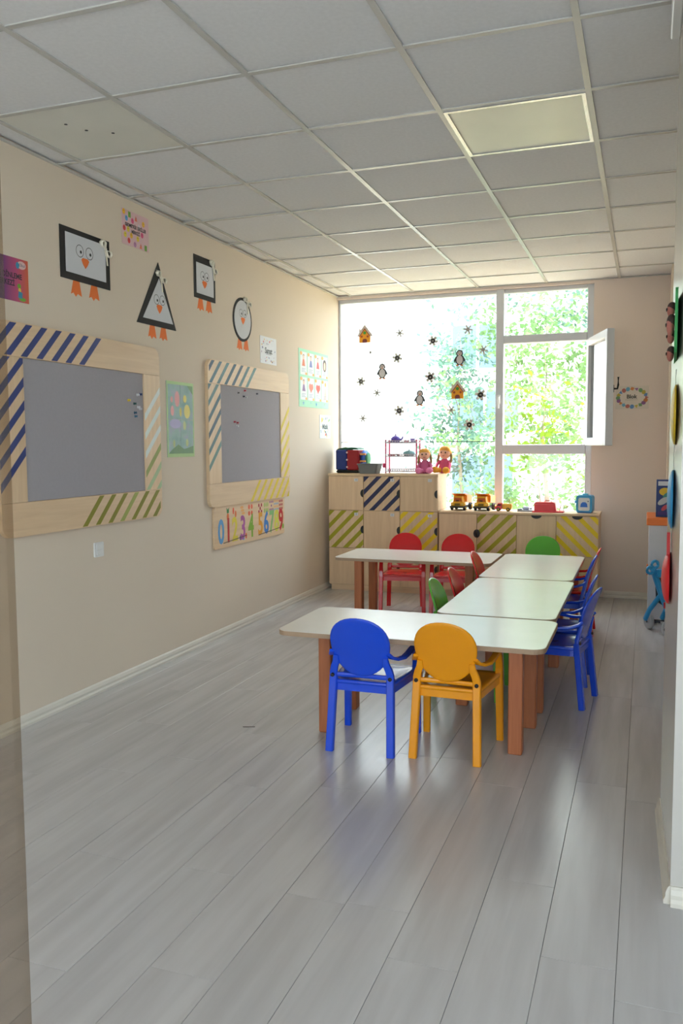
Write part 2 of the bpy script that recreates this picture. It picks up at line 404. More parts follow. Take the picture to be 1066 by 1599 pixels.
# skirtings
def skirt(name, path, label, closed=False):
    sec = [(0, 0), (.019, 0), (.019, .012), (.014, .022), (.014, .034), (.009, .048), (.004, .056), (0, .056)]
    return tag(MB().sweep(path, sec, (0,0,1), smooth=False).build(name, M['skirt']), label, 'skirting', kind='structure')
skirt('baseboard_left', [(0, YR, 0), (0, YB, 0)], 'white moulded skirting along the left wall')
skirt('baseboard_back', [(2.47, YB, 0), (2.955, YB, 0)], 'white skirting on the back wall')
skirt('baseboard_partition', [(XR, 2.55, 0), (2.8885, 2.55, 0)][::-1], 'white moulded skirting around the pillar')
skirt('trim_1', [(2.8885, 2.548, 0), (2.8705, 3.19, 0)][::-1], 'white skirting on the side of the pillar')

# ------------------------------------------------------------------ window
wn = thing('window_1', 'white framed window with three-part side light and open casement', 'window', (0, YB, 0), kind='structure')
D0, D1 = .04, .1        # frame depth range inside the wall opening
def bar(x0, z0, x1, z1, name='window_frame', d0=D0, d1=D1):
    return MB().box(x0, d0, z0, x1, d1, z1, c=.004).build(name, M['pvc'], wn)
bar(0, WZ0, .02, WZ1); bar(1.505, WZ0, 1.575, WZ1, 'mullion', .02); bar(2.29, WZ0, WX1, WZ1)
bar(.02, WZ1-.035, 1.505, WZ1); bar(.02, WZ0, 1.505, WZ0+.05)
bar(1.575, WZ1-.035, 2.29, WZ1); bar(1.575, WZ0, 2.29, WZ0+.05)
bar(1.575, 2.235, 2.29, 2.305, 'transom', .02); bar(1.575, 1.25, 2.29, 1.335, 'transom', .02)
MB().box(.02, .045, 1.362, 1.505, .075, 1.3675).build('glazing_joint', M['black'], wn)
def pane(x0, z0, x1, z1): return MB().box(x0, .066, z0, x1, .072, z1).build('pane', M['glass'], wn)
pane(.02, WZ0+.05, 1.505, 1.362); pane(.02, 1.3675, 1.505, WZ1-.035)
pane(1.575, 2.305, 2.29, WZ1-.035); pane(1.575, WZ0+.05, 2.29, 1.25)
# open casement, hinged on the right, swung into the room
sa = MB(); SW, SZ0, SZ1, T = .70, 1.325, 2.235, .065
sash = sa.box(0, 0, SZ0, T, .058, SZ1, c=.004).box(SW-T, 0, SZ0, SW, .058, SZ1, c=.004).box(T, 0, SZ0, SW-T, .058, SZ0+T, c=.004).box(T, 0, SZ1-T, SW-T, .058, SZ1, c=.004).build('casement', M['pvc'], wn)
sash['label'] = 'open casement swung into the room'
ang = math.atan2(6.90-7.60, 2.497-2.292)
sash.location = (2.292, -.035, 0); sash.rotation_euler = (0, 0, ang)
MB().box(T, .026, SZ0+T, SW-T, .034, SZ1-T).build('casement_pane', M['glass'], sash)
hd = MB().box(SW-.045, .058, 1.74, SW-.02, .068, 1.80, c=.003).tube([(SW-.032, .068, 1.77), (SW-.032, .095, 1.77), (SW-.03, .10, 1.80), (SW-.03, .10, 1.86)], .008)
hd.build('handle', M['black'], sash)
# inner sill behind the cabinets
MB().box(.0, -.02, WZ0-.03, WX1, .035, WZ0, c=.004).build('sill', M['pvc'], wn)
MB().box(1.53, .0, 1.70, 1.552, .02, 1.78, c=.003).tube([(1.541, 0, 1.76), (1.541, -.03, 1.76), (1.541, -.035, 1.66)], .008).build('latch', M['white_plastic'], wn)

# ------------------------------------------------------------------ bronze glass door leaf by the camera
dr = thing('door_1', 'bronze tinted frameless glass door leaf at left edge', 'door', (2.351, .5, 0), kind='structure')
MB().box(-.86, -.004, .012, 0, .004, 2.2).build('glass_leaf', M['glass_brown'], dr)
for z in (0, 2.12): MB().box(-.86, -.016, z+.003, -.68, .016, z+.085, c=.003).build('patch_fitting', M['chrome'], dr)
MB().tube([(-.76, -.05, .9), (-.76, -.05, 1.4)], .013).tube([(-.76, -.05, .98), (-.76, .0, .98)], .008).tube([(-.76, -.05, 1.32), (-.76, 0, 1.32)], .008).build('pull_handle', M['chrome'], dr)

# ------------------------------------------------------------------ tables
def make_table(label, cx, cy, lx, ly, legs):
    t = thing('low_table', label, 'table', (cx, cy, 0), 0, 'low classroom tables pushed together')
    top = MB(); po = rrect(-lx/2, -ly/2, lx/2, ly/2, .06, 6)
    pin = rrect(-lx/2+.002, -ly/2+.002, lx/2-.002, ly/2-.002, .058, 6)
    MB().prism(po, .478, .4985, axis='z').build('edge_band', M['edge'], t)
    top.prism(pin, .4986, .5, axis='z').build('table_top', M['laminate'], t)
    for (x, y) in legs:
        MB().box(x-.03, y-.03, 0, x+.03, y+.03, .478, c=.004).build('leg', M['beech'], t)
    return t
lg = lambda a, b_: [(sx*a, sy*b_) for sx in (-1, 1) for sy in (-1, 1)]
make_table('white table nearest the camera, blue and yellow chairs tucked in front', 1.815, 3.775, 1.21, .60, [(-.41, -.15), (-.41, .215), (.47, -.15), (.485, .215)])
make_table('second white table from the camera in the lengthwise run', 2.105, 4.69, .59, 1.19, [(-.18, -.455), (.2, -.455), (.19, .45), (-.19, .45)])
make_table('farthest white table of the lengthwise run, green chair at its head', 2.09, 5.90, .585, 1.19, [(-.19, -.46), (.2, -.46), (.225, .5), (-.19, .40)])
make_table('white table at far left with two red chairs behind', 1.185, 6.19, 1.18, .60, [(-.43, -.16), (-.43, .19), (.42, -.16), (.42, .19)])

# ------------------------------------------------------------------ chairs
def lean(z):                     # rear line of the chair: foot kicked back, back tipped back
    if z < .33: return -.150-.035*((.33-z)/.33)
    return -.150-.080*((z-.33)/.28)**1.25
def make_chair(rgb, cname):
    P = mat(cname+'_chair_plastic', rgb, .25, .03, 6, spec=.5, coat=.25)
    t = thing('armchair', '', 'chair')
    sq = lambda a, b_: [(-a, -b_), (a, -b_), (a, b_), (-a, b_)]
    for s in (-1, 1):
        MB().sweep([(s*(.140-.010*z/.33), lean(z), z) for z in (0, .1, .2, .3, .335)], rrect(-.017, -.015, .017, .015, .004, 1), (0, 1, 0), smooth=False).build('rear_leg', P, t)
        MB().sweep([(s*.172, .165, 0), (s*.170, .16, .15), (s*.166, .155, .30), (s*.168, .15, .34), (s*.169, .137, .385), (s*.169, .118, .415), (s*.168, .10, .424)], rrect(-.016, -.014, .016, .014, .004, 1), (0, 1, .2), scale=[.95, 1, 1.1, 1, .9, .85, .8], smooth=False).build('front_leg', P, t)
        arm = [(s*.168, .115, .424), (s*.170, .06, .424), (s*.169, 0, .417), (s*.164, -.06, .412), (s*.150, -.12, .418), (s*.137, -.160, .432), (s*.128, -.178, .45)]
        MB().sweep(arm, rrect(-.014, -.008, .014, .008, .004, 2), (0, 0, 1), scale=[.9, 1, 1, .95, .9, .9, .8]).build('arm', P, t)
        nk = [(s*.130, lean(.325), .325), (s*.130, lean(.35), .35), (s*.124, lean(.375), .375), (s*.114, lean(.40), .400), (s*.112, lean(.43), .43)]
        MB().sweep(nk, rrect(-.016, -.010, .016, .010, .004, 2), (0, 1, 0), scale=[1.05, 1.05, 1, .95, .7]).build('back_bracket', P, t)
        MB().lathe([(0, -.006), (.006, -.006), (.0085, -.004), (.0085, .002)], axis='y', n=14).build('bolt', M['black'], t, (s*.131, lean(.335)-.0155, .337))
    # seat: rounded trapezoid plate, dished, with an apron
    def trap(g, n=4):
        fw_, rw, y0, y1 = .178-g, .142-g, -.158+g, .170-g; r = .03
        pts = [(-rw, y0), (rw, y0), (fw_, y1), (-fw_, y1)]; out = []
        for i in range(4):
            p, a, c = Vector(pts[i]), Vector(pts[i-1]), Vector(pts[(i+1) % 4])
            d0 = (a-p).normalized()*r; d1 = (c-p).normalized()*r
            for j in range(n+1):
                u = j/n; q = (p+d0)*(1-u)**2+p*2*u*(1-u)+(p+d1)*u*u; out.append((q.x, q.y))
        return out
    b_ = MB(); rings = []
    for g, z in ((0, .300), (0, .312), (.004, .316), (.03, .312), (.07, .309), (.13, .308)):
        rings.append([(x, y, z) for x, y in trap(g)])
    n = len(rings[0]); vs = [p for r in rings for p in r]
    fs = [(j*n+i, j*n+(i+1) % n, (j+1)*n+(i+1) % n, (j+1)*n+i) for j in range(len(rings)-1) for i in range(n)]
    fs += [tuple(range((len(rings)-1)*n, len(rings)*n)), tuple(reversed(range(n)))]
    b_.add(vs, fs, 0, True).build('seat', P, t)
    o = trap(.004); i_ = trap(.020); b_ = MB(); n = len(o)
    vs = [(x, y, .268) for x, y in o]+[(x, y, .300) for x, y in o]+[(x, y, .300) for x, y in i_]+[(x, y, .268) for x, y in i_]
    b_.add(vs, [(k_*n+i, k_*n+(i+1) % n, ((k_+1) % 4)*n+(i+1) % n, ((k_+1) % 4)*n+i) for k_ in range(4) for i in range(n)]).build('apron', P, t)
    # oval back shell
    def bk(rr_, a, front):
        e_ = 2/2.12; ca, sa_ = math.cos(a), math.sin(a)
        x = .137*rr_*math.copysign(abs(ca)**e_, ca); z = .475+.135*rr_*math.copysign(abs(sa_)**e_, sa_)
        x *= 1+.09*(z-.475)/.135-.02
        y = lean(z)+.9*x*x-(0 if front else .011)+(.003 if front and rr_ > .97 else 0)
        if rr_ > .985: y += (-.003 if front else .003)
        return (x, y, z)
    R_ = [0, .3, .6, .85, .96, 1.0]; K = 36; vs = []; fs = []
    for fr_ in (True, False):
        o0 = len(vs)
        for rr_ in R_[1:]: vs += [bk(rr_, 2*PI*i/K, fr_) for i in range(K)]
        c0 = len(vs); vs.append(bk(0, 0, fr_))
        for j in range(len(R_)-2): fs += [(o0+j*K+i, o0+(j+1)*K+i, o0+(j+1)*K+(i+1) % K, o0+j*K+(i+1) % K)[::1 if fr_ else -1] for i in range(K)]
        fs += [(c0, o0+i, o0+(i+1) % K)[::1 if fr_ else -1] for i in range(K)]
    a0 = (len(R_)-2)*K; b0 = len(vs)//2+(len(R_)-2)*K
    fs += [(a0+i, b0+i, b0+(i+1) % K, a0+(i+1) % K) for i in range(K)]
    MB().add(vs, fs, 0, True).build('backrest', P, t)
    MB().sweep([(-.125, lean(.335), .338), (-.06, lean(.34)+.004, .338), (0, lean(.34)+.006, .338), (.06, lean(.34)+.004, .338), (.125, lean(.335), .338)], rrect(-.006, -.010, .006, .010, .003, 1), (0, 0, 1)).build('back_rail', P, t)
    return t
PROTO = {}
RGB = dict(blue=(20, 78, 224), yellow=(248, 162, 14), green=(92, 184, 56), red=(220, 26, 32))
CH = [('blue', 1.645, 3.575, 0.01, 'blue plastic armchair at the near table beside the yellow one'),
      ('yellow', 2.02, 3.605, -.02, 'yellow plastic armchair at the near table'),
      ('blue', 2.358, 4.50, PI/2-.17, 'nearest blue armchair on the right side of the long table'),
      ('blue', 2.318, 4.89, PI/2, 'second blue armchair from the camera on the right side of the long table'),
      ('blue', 2.268, 5.76, PI/2, 'farthest blue armchair on the right side, next to the red one'),
      ('red', 2.275, 6.16, PI/2, 'red armchair on the right side of the long table'),
      ('green', 1.925, 4.49, -PI/2, 'green armchair on the left side of the long table'),
      ('red', 1.935, 4.91, -PI/2, 'red armchair just behind the green one on the left side of the long table'),
      ('red', 1.915, 5.71, -PI/2, 'farthest red armchair on the left side of the long table'),
      ('red', .97, 6.52, PI+.19, 'left one of two red armchairs facing us behind the far left table'),
      ('red', 1.385, 6.56, PI+.10, 'right one of two red armchairs facing us behind the far left table'),
      ('green', 2.04, 6.59, PI, 'green armchair at the far head of the long table')]
for (c, x, y, rz, lab) in CH:
    if c not in PROTO: PROTO[c] = o = make_chair(RGB[c], c)
    else: o = copy_tree(PROTO[c])
    o.location = (x, y, 0); o.rotation_euler = (0, 0, rz); tag(o, lab, 'chair', 'plastic children armchairs')

# ------------------------------------------------------------------ cabinets
NAVY, OLIVE, YELLOW = (38, 44, 84), (166, 160, 22), (238, 206, 20)
YF = 7.252
def half_moon(parent, x, z, side, r=.036):
    # dark cut-out grip on the edge of a door: half disc on the side given
    if side == 'R': po = [(x-r*.75*math.sin(PI*i/12), z+r*math.cos(PI*i/12)) for i in range(13)]
    elif side == 'L': po = [(x+r*.75*math.sin(PI*i/12), z-r*math.cos(PI*i/12)) for i in range(13)]
    else: po = [(x-r*1.2*math.cos(PI*i/12), z-r*.75*math.sin(PI*i/12)) for i in range(13)]
    MB().prism(po, -.0215, -.0185).build('grip', M['black'], parent)
def door(parent, x0, z0, x1, z1, pat=None, grip=None, slope=1, sticker=None, phase=0, wd=.035, gap=.083):
    cx, cz = (x0+x1)/2, z0; g = .0022
    d = MB().box(x0-cx+g, -.018, g, x1-cx-g, 0, z1-z0-g, c=.0015).build('door', M['birch_v'], parent, (cx, 0, cz))
    w_, h_ = x1-x0, z1-z0
    if pat:
        rect = (-w_/2+g+.001, g+.001, w_/2-g-.001, h_-g-.001); c = -1.0+phase
        while c < 1.0:
            po = stripe(c, wd*1.41, rect, slope)
            if len(po) > 2: MB().prism(po, -.0188, -.0178).build('painted_stripe', paint(pat), d)
            c += gap*1.41
    if grip: half_moon(d, {'R': w_/2-g, 'L': -w_/2+g, 'T': 0}[grip], h_-g if grip == 'T' else h_/2, grip)
    if sticker:
        sx, sz = w_/2-.07, h_-.035
        k_ = MB().box(sx-.018, -.0196, sz-.013, sx+.018, -.0186, sz+.013).build('name_sticker', paint((218, 218, 220)), d)
        MB().text(sticker, sx, sz, .02, -.0199).build('letter', paint((70, 72, 84)), k_)
    return d
tc_ = thing('locker_cabinet', 'tall birch locker cabinet of nine doors with painted diagonal stripes', 'cabinet', (0, YF+.018, 0))
DC = YB-YF-.018-.03
b_ = MB(); xs = [.047, .386, .729, 1.074]; zs = [.058, .397, .745, 1.058]
b_.box(xs[0], .001, .05, xs[-1], DC, 1.06)
b_.build('carcass', M['birch'], tc_)
MB().box(xs[0]-.004, -.02, 1.06, xs[-1]+.004, DC, 1.08, c=.002).build('cabinet_top', M['birch'], tc_)
MB().box(xs[0]+.01, .02, 0, xs[-1]-.01, DC-.02, .05).build('plinth', M['birch'], tc_)
PT = {(2, 1): NAVY, (1, 0): OLIVE, (1, 2): YELLOW}
ST = {(2, 0): 'D', (2, 1): 'A', (2, 2): '-', (1, 0): 'X', (1, 1): 'C', (1, 2): 'E'}
for r in range(3):
    for c in range(3):
        door(tc_, xs[c], zs[r], xs[c+1], zs[r+1], PT.get((r, c)), 'R', 1, ST.get((r, c)), {(2, 1): .02, (1, 0): .05, (1, 2): .03}.get((r, c), 0))
lc = thing('low_cabinet', 'low birch cabinet under the window with striped doors and toys on top', 'cabinet', (0, YF+.018, 0))
xs = [1.085, 1.423, 1.765, 2.095, 2.437]; zs = [.058, .395, .737]
MB().box(xs[0], .001, .05, xs[-1], DC, .737).build('carcass', M['birch_v'], lc)
MB().box(xs[0], -.022, .738, xs[-1]+.006, DC, .757, c=.002).build('cabinet_top', M['birch'], lc)
MB().box(xs[0]+.01, .02, 0, xs[-1]-.01, DC-.02, .05).build('plinth', M['birch'], lc)
door(lc, xs[0], zs[1], xs[1], zs[2], None, 'R'); door(lc, xs[1], zs[1], xs[2], zs[2], OLIVE, 'L', 1, None, .02)
door(lc, xs[2], zs[1], xs[3], zs[2], None, 'T'); door(lc, xs[3], zs[1], xs[4], zs[2], YELLOW, 'T', -1, None, .03)
for c in range(4): door(lc, xs[c], zs[0], xs[c+1], zs[1], None, 'R' if c < 2 else 'T')

# ------------------------------------------------------------------ pinboards on the left wall
Y0B = {}
def pinboard(y0, label, sets):
    L_, Hh = 1.36, 1.005; z0 = .92
    t = thing('pinboard', label, 'pinboard', (.0, y0, z0), LW, 'striped pinboards on the left wall')
    ix0, ix1, iz0, iz1 = .175, 1.19, .163, .843; th = -.026
    def corner(pts): return pts
    R_ = .06
    def arc(cx, cz, a0): return [(cx+R_*math.cos(a0+PI/2*i/6), cz+R_*math.sin(a0+PI/2*i/6)) for i in range(7)]
    topp = [(0, iz1+.0015), (L_, iz1+.0015)]+arc(L_-R_, Hh-R_, 0)+arc(R_, Hh-R_, PI/2)
    botp = arc(R_, R_, PI)+arc(L_-R_, R_, -PI/2)+[(L_, iz0-.0015), (0, iz0-.0015)]
    MB().prism(topp, th, -.001).build('frame_board', M['birch'], t); MB().prism(botp, th, -.001).build('frame_board', M['birch'], t)
    MB().box(0, th, iz0, ix0, -.001, iz1).build('frame_board', M['birch_v'], t); MB().box(ix1, th, iz0, L_, -.001, iz1).build('frame_board', M['birch_v'], t)
    MB().box(ix0+.001, -.018, iz0+.0, ix1-.001, -.001, iz1).build('felt_panel', M['felt'], t)
    for (cs, wd, rects, colf) in sets:
        for i, c in enumerate(cs):
            for k_, rect in enumerate(rects):
                po = stripe(c-z0+y0, wd, rect)
                if len(po) > 2:
                    col = colf(i, k_, po)
                    if col: MB().prism(po, th-.0008, th+.0002).build('painted_stripe', paint(col), t)
    return t
z0 = .92
TOP = (.016, .848, 1.344, 1.0); LEFT = (0, .166, .173, .84); BOT = (.02, .004, 1.34, .158); RIGHT = (1.193, .166, 1.358, .84)
cA = [-1.955+.1085*k for k in range(0, 12)]
cB = [-2.733-.052-.1115*k for k in range(0, 8)]
BLUE = (32, 52, 122); OL = (134, 130, 18)
def c1(i, k_, po): return BLUE
def c2(i, k_, po):
    if k_ == 0: return OL if i not in (3,) else (160, 165, 80)
    return [(226, 232, 228), (222, 230, 224), (224, 230, 226), (150, 158, 84), (176, 194, 146), (176, 198, 150), (140, 150, 50), OL][i]
pinboard(3.085, 'large striped pinboard with navy stripes, nearest the camera', [(cA, .044, (TOP, LEFT), c1), (cB, .040, (BOT, RIGHT), c2)])
cA2 = [-3.877+.1095*k for k in range(0, 12)]; cB2 = [-4.729-.052-.1125*k for k in range(0, 8)]
DB = [(104, 138, 132), (82, 116, 122), (62, 84, 104), (60, 92, 108), (92, 128, 130), (80, 112, 124), (58, 78, 104)]
pinboard(5.045, 'striped pinboard with faded teal and yellow stripes, farther from the camera', [(cA2, .040, (TOP, LEFT), lambda i, k_, po: DB[i % 7]), (cB2, .040, (BOT, RIGHT), lambda i, k_, po: (222, 194, 32))])
def pin(y, z, rgb, lab, grp):
    t = thing('push_pin', lab, 'push pin', (.0182, y, z), LW, grp)
    MB().lathe([(0, -.013), (.007, -.013), (.0075, -.011), (.004, -.009), (.0045, -.003), (.0085, -.001), (.0085, 0)], axis='y', n=10).build('pin_head', paint(rgb, .3), t)
for (y, z, rgb, n) in [(4.242, 1.644, (40, 60, 120), 'navy'), (4.215, 1.64, (222, 222, 226), 'white'), (4.124, 1.605, (226, 196, 60), 'yellow'), (4.182, 1.588, (30, 84, 80), 'dark green'), (4.219, 1.569, (220, 220, 224), 'pale grey'), (4.236, 1.560, (205, 206, 212), 'light grey'), (4.185, 1.536, (30, 80, 110), 'teal'), (4.190, 1.516, (40, 96, 124), 'lower teal')]:
    pin(y, z, rgb, n+' push pin on the large navy-striped pinboard', 'push pins on the large pinboard')
for (y, z, rgb, n) in [(5.501, 1.722, (120, 120, 126), 'grey'), (5.604, 1.743, (205, 80, 90), 'rosy'), (5.585, 1.700, (60, 62, 74), 'charcoal'), (5.62, 1.697, (220, 220, 226), 'white'), (5.808, 1.731, (92, 94, 102), 'dark grey'), (5.433, 1.512, (196, 70, 84), 'pink'), (5.478, 1.506, (190, 66, 80), 'second pink'), (5.473, 1.482, (224, 224, 230), 'lower white')]:
    pin(y, z, rgb, n+' push pin on the pinboard with yellow stripes', 'push pins on the farther pinboard')

# ------------------------------------------------------------------ number board 0-9
nb = thing('number_board', 'birch board with painted numerals 0 to 9 and counting pictures', 'number board', (0, 5.115, .625), LW)
MB().prism(rrect(0, 0, 1.195, .293, .02, 4), -.014, -.001).build('board', M['birch'], nb)
cols = [(96, 158, 208), (196, 44, 40), (226, 206, 60), (176, 88, 160), (128, 172, 44), (230, 158, 36), (62, 126, 200), (140, 192, 120), (222, 216, 84), (200, 46, 50)]
xn = [.10, .21, .31, .44, .575, .74, .845, .945, 1.04, 1.125]
for i, x in enumerate(xn):
    MB().text(str(i), x, .108, .235, -.0148, wide=.78, bold=.007).build('numeral', paint(cols[i]), nb)
pics = MB(); pc = [(226, 112, 48), (60, 130, 60), (232, 96, 60), (236, 170, 96), (150, 190, 80), (122, 70, 140), (178, 44, 60), (90, 170, 220)]
def fig(x, z, w_, h_, mi, n=8): pics.disc(x, z, w_, -.0146, mi, n, h_)
fig(.205, .215, .018, .026, 0); pics.flat([(.19, .24), (.22, .24), (.225, .282), (.205, .265), (.185, .282)], -.0146, 1)
fig(.29, .25, .014, .026, 2); fig(.325, .225, .014, .026, 0)
for a in range(3): fig(.425+.012*a, .265-.022*a, .028, .010, 3)
for (a, b__) in ((0, 0), (1, 0), (0, 1), (1, 1)): fig(.545+.045*a, .212+.048*b__, .017, .019, 2)
for (a, b__) in ((0, 0), (1, 0), (.5, .5), (0, 1), (1, 1)): fig(.715+.045*a, .21+.05*b__, .013, .015, 6)
for a in range(3):
    for b__ in range(2): fig(.815+.03*a, .212+.045*b__, .010, .02, 4)
for a in range(3):
    for b__ in range(3):
        if b__ != 1 or a == 1: fig(.915+.028*a, .212+.03*b__, .009, .010, 5)
for a in range(4):
    for b__ in range(4): fig(1.0+.024*a, .208+.022*b__, .008, .007, 3 if b__ % 2 else 7)
for a in range(3):
    for b__ in range(3): fig(1.10+.026*a, .208+.03*b__, .010, .012, 6)
fig(.40, .045, .018, .02, 5); fig(.445, .045, .022, .024, 7); fig(.49, .05, .014, .022, 2); fig(1.165, .06, .02, .022, 4)
pics.build('counting_pictures', [paint(c) for c in pc], nb)['kind'] = 'stuff'
gl = MB()
for (xa, xb) in ((.13, .5), (.7, 1.1)): gl.flat([(xa, .03), (xb, .03+(.02 if xa < .5 else .02)), (xb, .036+.02), (xa, .036)], -.0153)
gl.build('ground_line', paint((86, 74, 64)), nb)

# ------------------------------------------------------------------ paper penguins
def card_penguin(label, y, z, outer, inner, eyes, beak, feet, bow, bow_rot, er=.032):
    t = thing('paper_penguin', label, 'wall decoration', (0, y, z), LW, 'paper shape penguins')
    L_ = lambda ps: [(p[0]-y, p[1]-z) for p in ps]
    MB().prism(L_(outer), -.004, -.0005).build('black_card', M['blackcard'], t)
    MB().prism(L_(inner), -.006, -.0041).build('white_card', M['whitecard'], t)
    for (a, b__) in L_(eyes):
        e_ = MB(); n = 20
        ring = [(a+er*r_*math.cos(2*PI*i/n), -.0064, b__+er*r_*math.sin(2*PI*i/n)) for r_ in (1, .90) for i in range(n)]
        e_.add(ring, [(i, (i+1) % n, n+(i+1) % n, n+i) for i in range(n)], 0); e_.disc(a+.008, b__-.004, .0085, -.0066, 0, 12)
        e_.build('eye', M['black'], t)
    (a, b0_), (_, b1_) = L_(beak); hw_ = .034; h_ = b0_-b1_
    po = [(a, b1_), (a+hw_*.55, b1_+h_*.35), (a+hw_*.95, b1_+h_*.8), (a+hw_*.6, b0_), (a-hw_*.6, b0_), (a-hw_*.95, b1_+h_*.8), (a-hw_*.55, b1_+h_*.35)]
    MB().prism(po, -.0075, -.0062).build('beak', M['orangecard'], t)
    for (a, zt, zb) in feet:
        a -= y; zt -= z; zb -= z; h_ = zt-zb
        po = [(a-.02, zt+.015), (a-.046, zb+h_*.12), (a-.026, zb+h_*.22), (a-.006, zb), (a+.010, zb+h_*.2), (a+.044, zb+h_*.08), (a+.022, zt+.015)]
        MB().prism(po[::-1], -.0004, .0).build('foot', M['orangecard'], t) if False else MB().prism(po[::-1], -.0035 if False else -.0003, 0).build('foot', M['orangecard'], t)
    bx, bz = bow[0]-y, bow[1]-z
    b_ = MB(); ca, sa_ = math.cos(bow_rot), math.sin(bow_rot)
    def Q(p): return (bx+p[0]*ca-p[2]*sa_, -.010+p[1]*.5, bz+p[0]*sa_+p[2]*ca)
    for s in (-1, 1):
        lp = [Q((s*.008, 0, 0)), Q((s*.03, -.012, .018)), Q((s*.048, -.012, .012)), Q((s*.05, -.006, -.008)), Q((s*.03, .002, -.012)), Q((s*.008, .002, 0))]
        b_.sweep(lp, [(-.002, -.012), (.002, -.012), (.002, .012), (-.002, .012)], (0, 1, .3))
    b_.ball(Q((0, -.004, 0)), (.011, .008, .011), 8, 0, 6)
    b_.sweep([Q((.004, 0, -.005)), (bx+.012, -.010, bz-.04), (bx+.02, -.009, bz-.085)], [(-.006, -.001), (.006, -.001), (.006, .001), (-.006, .001)], (0, 1, 0))
    b_.build('bow', M['ribbon'], t)
    return t
def rc(y0, z0_, y1, z1_): return [(y0, z0_), (y1, z0_), (y1, z1_), (y0, z1_)]
card_penguin('rectangular paper penguin in a wide black card frame', 3.79, 2.2, rc(3.585, 2.198, 4.002, 2.459), rc(3.626, 2.234, 3.963, 2.432), [(3.74, 2.356), (3.82, 2.357)], [(3.783, 2.325), (3.783, 2.273)], [(3.711, 2.201, 2.117), (3.861, 2.201, 2.119)], (3.955, 2.41), -.75)
card_penguin('triangular paper penguin above the flower drawing', 4.47, 2.06, [(4.254, 2.062), (4.688, 2.062), (4.496, 2.446)], [(4.316, 2.097), (4.649, 2.097), (4.5, 2.352)], [(4.465, 2.222), (4.530, 2.225)], [(4.495, 2.194), (4.495, 2.142)], [(4.42, 2.064, 1.982), (4.543, 2.062, 1.984)], (4.51, 2.36), -.5, .03)
card_penguin('square paper penguin in a black card frame', 5.07, 2.31, rc(4.925, 2.312, 5.211, 2.588), rc(4.954, 2.344, 5.184, 2.542), [(5.035, 2.464), (5.090, 2.465)], [(5.059, 2.433), (5.059, 2.385)], [(5.011, 2.312, 2.231), (5.124, 2.312, 2.231)], (5.172, 2.545), -.8, .03)
ov = lambda a, b__, cy=5.62, cz=2.257: [(cy+a*math.cos(2*PI*i/32), cz+b__*math.sin(2*PI*i/32)) for i in range(32)]
card_penguin('round paper penguin with a black card rim', 5.62, 2.1, ov(.152, .158), ov(.132, .138), [(5.592, 2.302), (5.652, 2.303)], [(5.622, 2.272), (5.622, 2.222)], [(5.575, 2.106, 2.033), (5.68, 2.106, 2.034)], (5.685, 2.392), -.4, .028)

# ------------------------------------------------------------------ posters
def poster(name, label, y, z, w_, h_, rgb, draw, colors, wall='L', cat='poster', x=0, rot=0):
    t = thing(name, label, cat, (0 if wall == 'L' else x, y if wall == 'L' else YB, z), LW if wall == 'L' else 0)
    t.rotation_euler[1] = rot
    MB().box(0, -.0025, 0, w_, -.0005, h_).build('sheet', paint(rgb) if not isinstance(rgb, bpy.types.Material) else rgb, t)
    p = MB(); draw(p); pr_ = p.build('print', [paint(c) if not isinstance(c, bpy.types.Material) else c for c in colors], t); pr_['kind'] = 'stuff'
    return t
rd = random.Random(3)
# purple to orange gradient poster
GM = bpy.data.materials.new('purple_orange_print'); GM.use_nodes = True; N = GM.node_tree.nodes; L = GM.node_tree.links
tc = N.new('ShaderNodeTexCoord'); sx = N.new('ShaderNodeSeparateXYZ'); mr = N.new('ShaderNodeMapRange'); mr.inputs['From Max'].default_value = .36; rp = N.new('ShaderNodeValToRGB')
L.new(tc.outputs['Object'], sx.inputs[0]); L.new(sx.outputs[0], mr.inputs[0]); L.new(mr.outputs[0], rp.inputs[0]); L.new(rp.outputs[0], N['Principled BSDF'].inputs[0]); N['Principled BSDF'].inputs['Roughness'].default_value = .5
e = rp.color_ramp.elements; e[0].color = lin((96, 52, 120))+(1,); e[0].position = .5; e[1].color = lin((214, 96, 50))+(1,); q = e.new(.78); q.color = lin((190, 72, 118))+(1,)
def d_purple(p):
    p.text('MÜZİK VE DİNLEME', .315, .115, .034, -.0031, 0, 'RIGHT', .9, .001); p.text('MERKEZİ', .265, .08, .034, -.0031, 0, 'RIGHT', .9, .001)
    p.disc(.315, .172, .03, -.0029, 1, 14, .019); p.text('Okul', .318, .172, .02, -.0032, 2); p.disc(.288, .168, .012, -.0030, 3, 10, .016)
    p.disc(.295, .073, .012, -.0029, 4); p.disc(.298, .055, .010, -.003, 5); p.flat([(.285, .02), (.313, .016), (.316, .045), (.29, .05)], -.0031, 3); p.disc(.315, .014, .024, -.0029, 4, 12, .009)
poster('music_poster', 'purple to orange poster cut by the left photo edge', 2.985, 2.025, .36, .2, GM, d_purple, [(44, 28, 48), (226, 190, 186), (60, 70, 110), (52, 140, 176), (112, 168, 48), (230, 190, 80)])
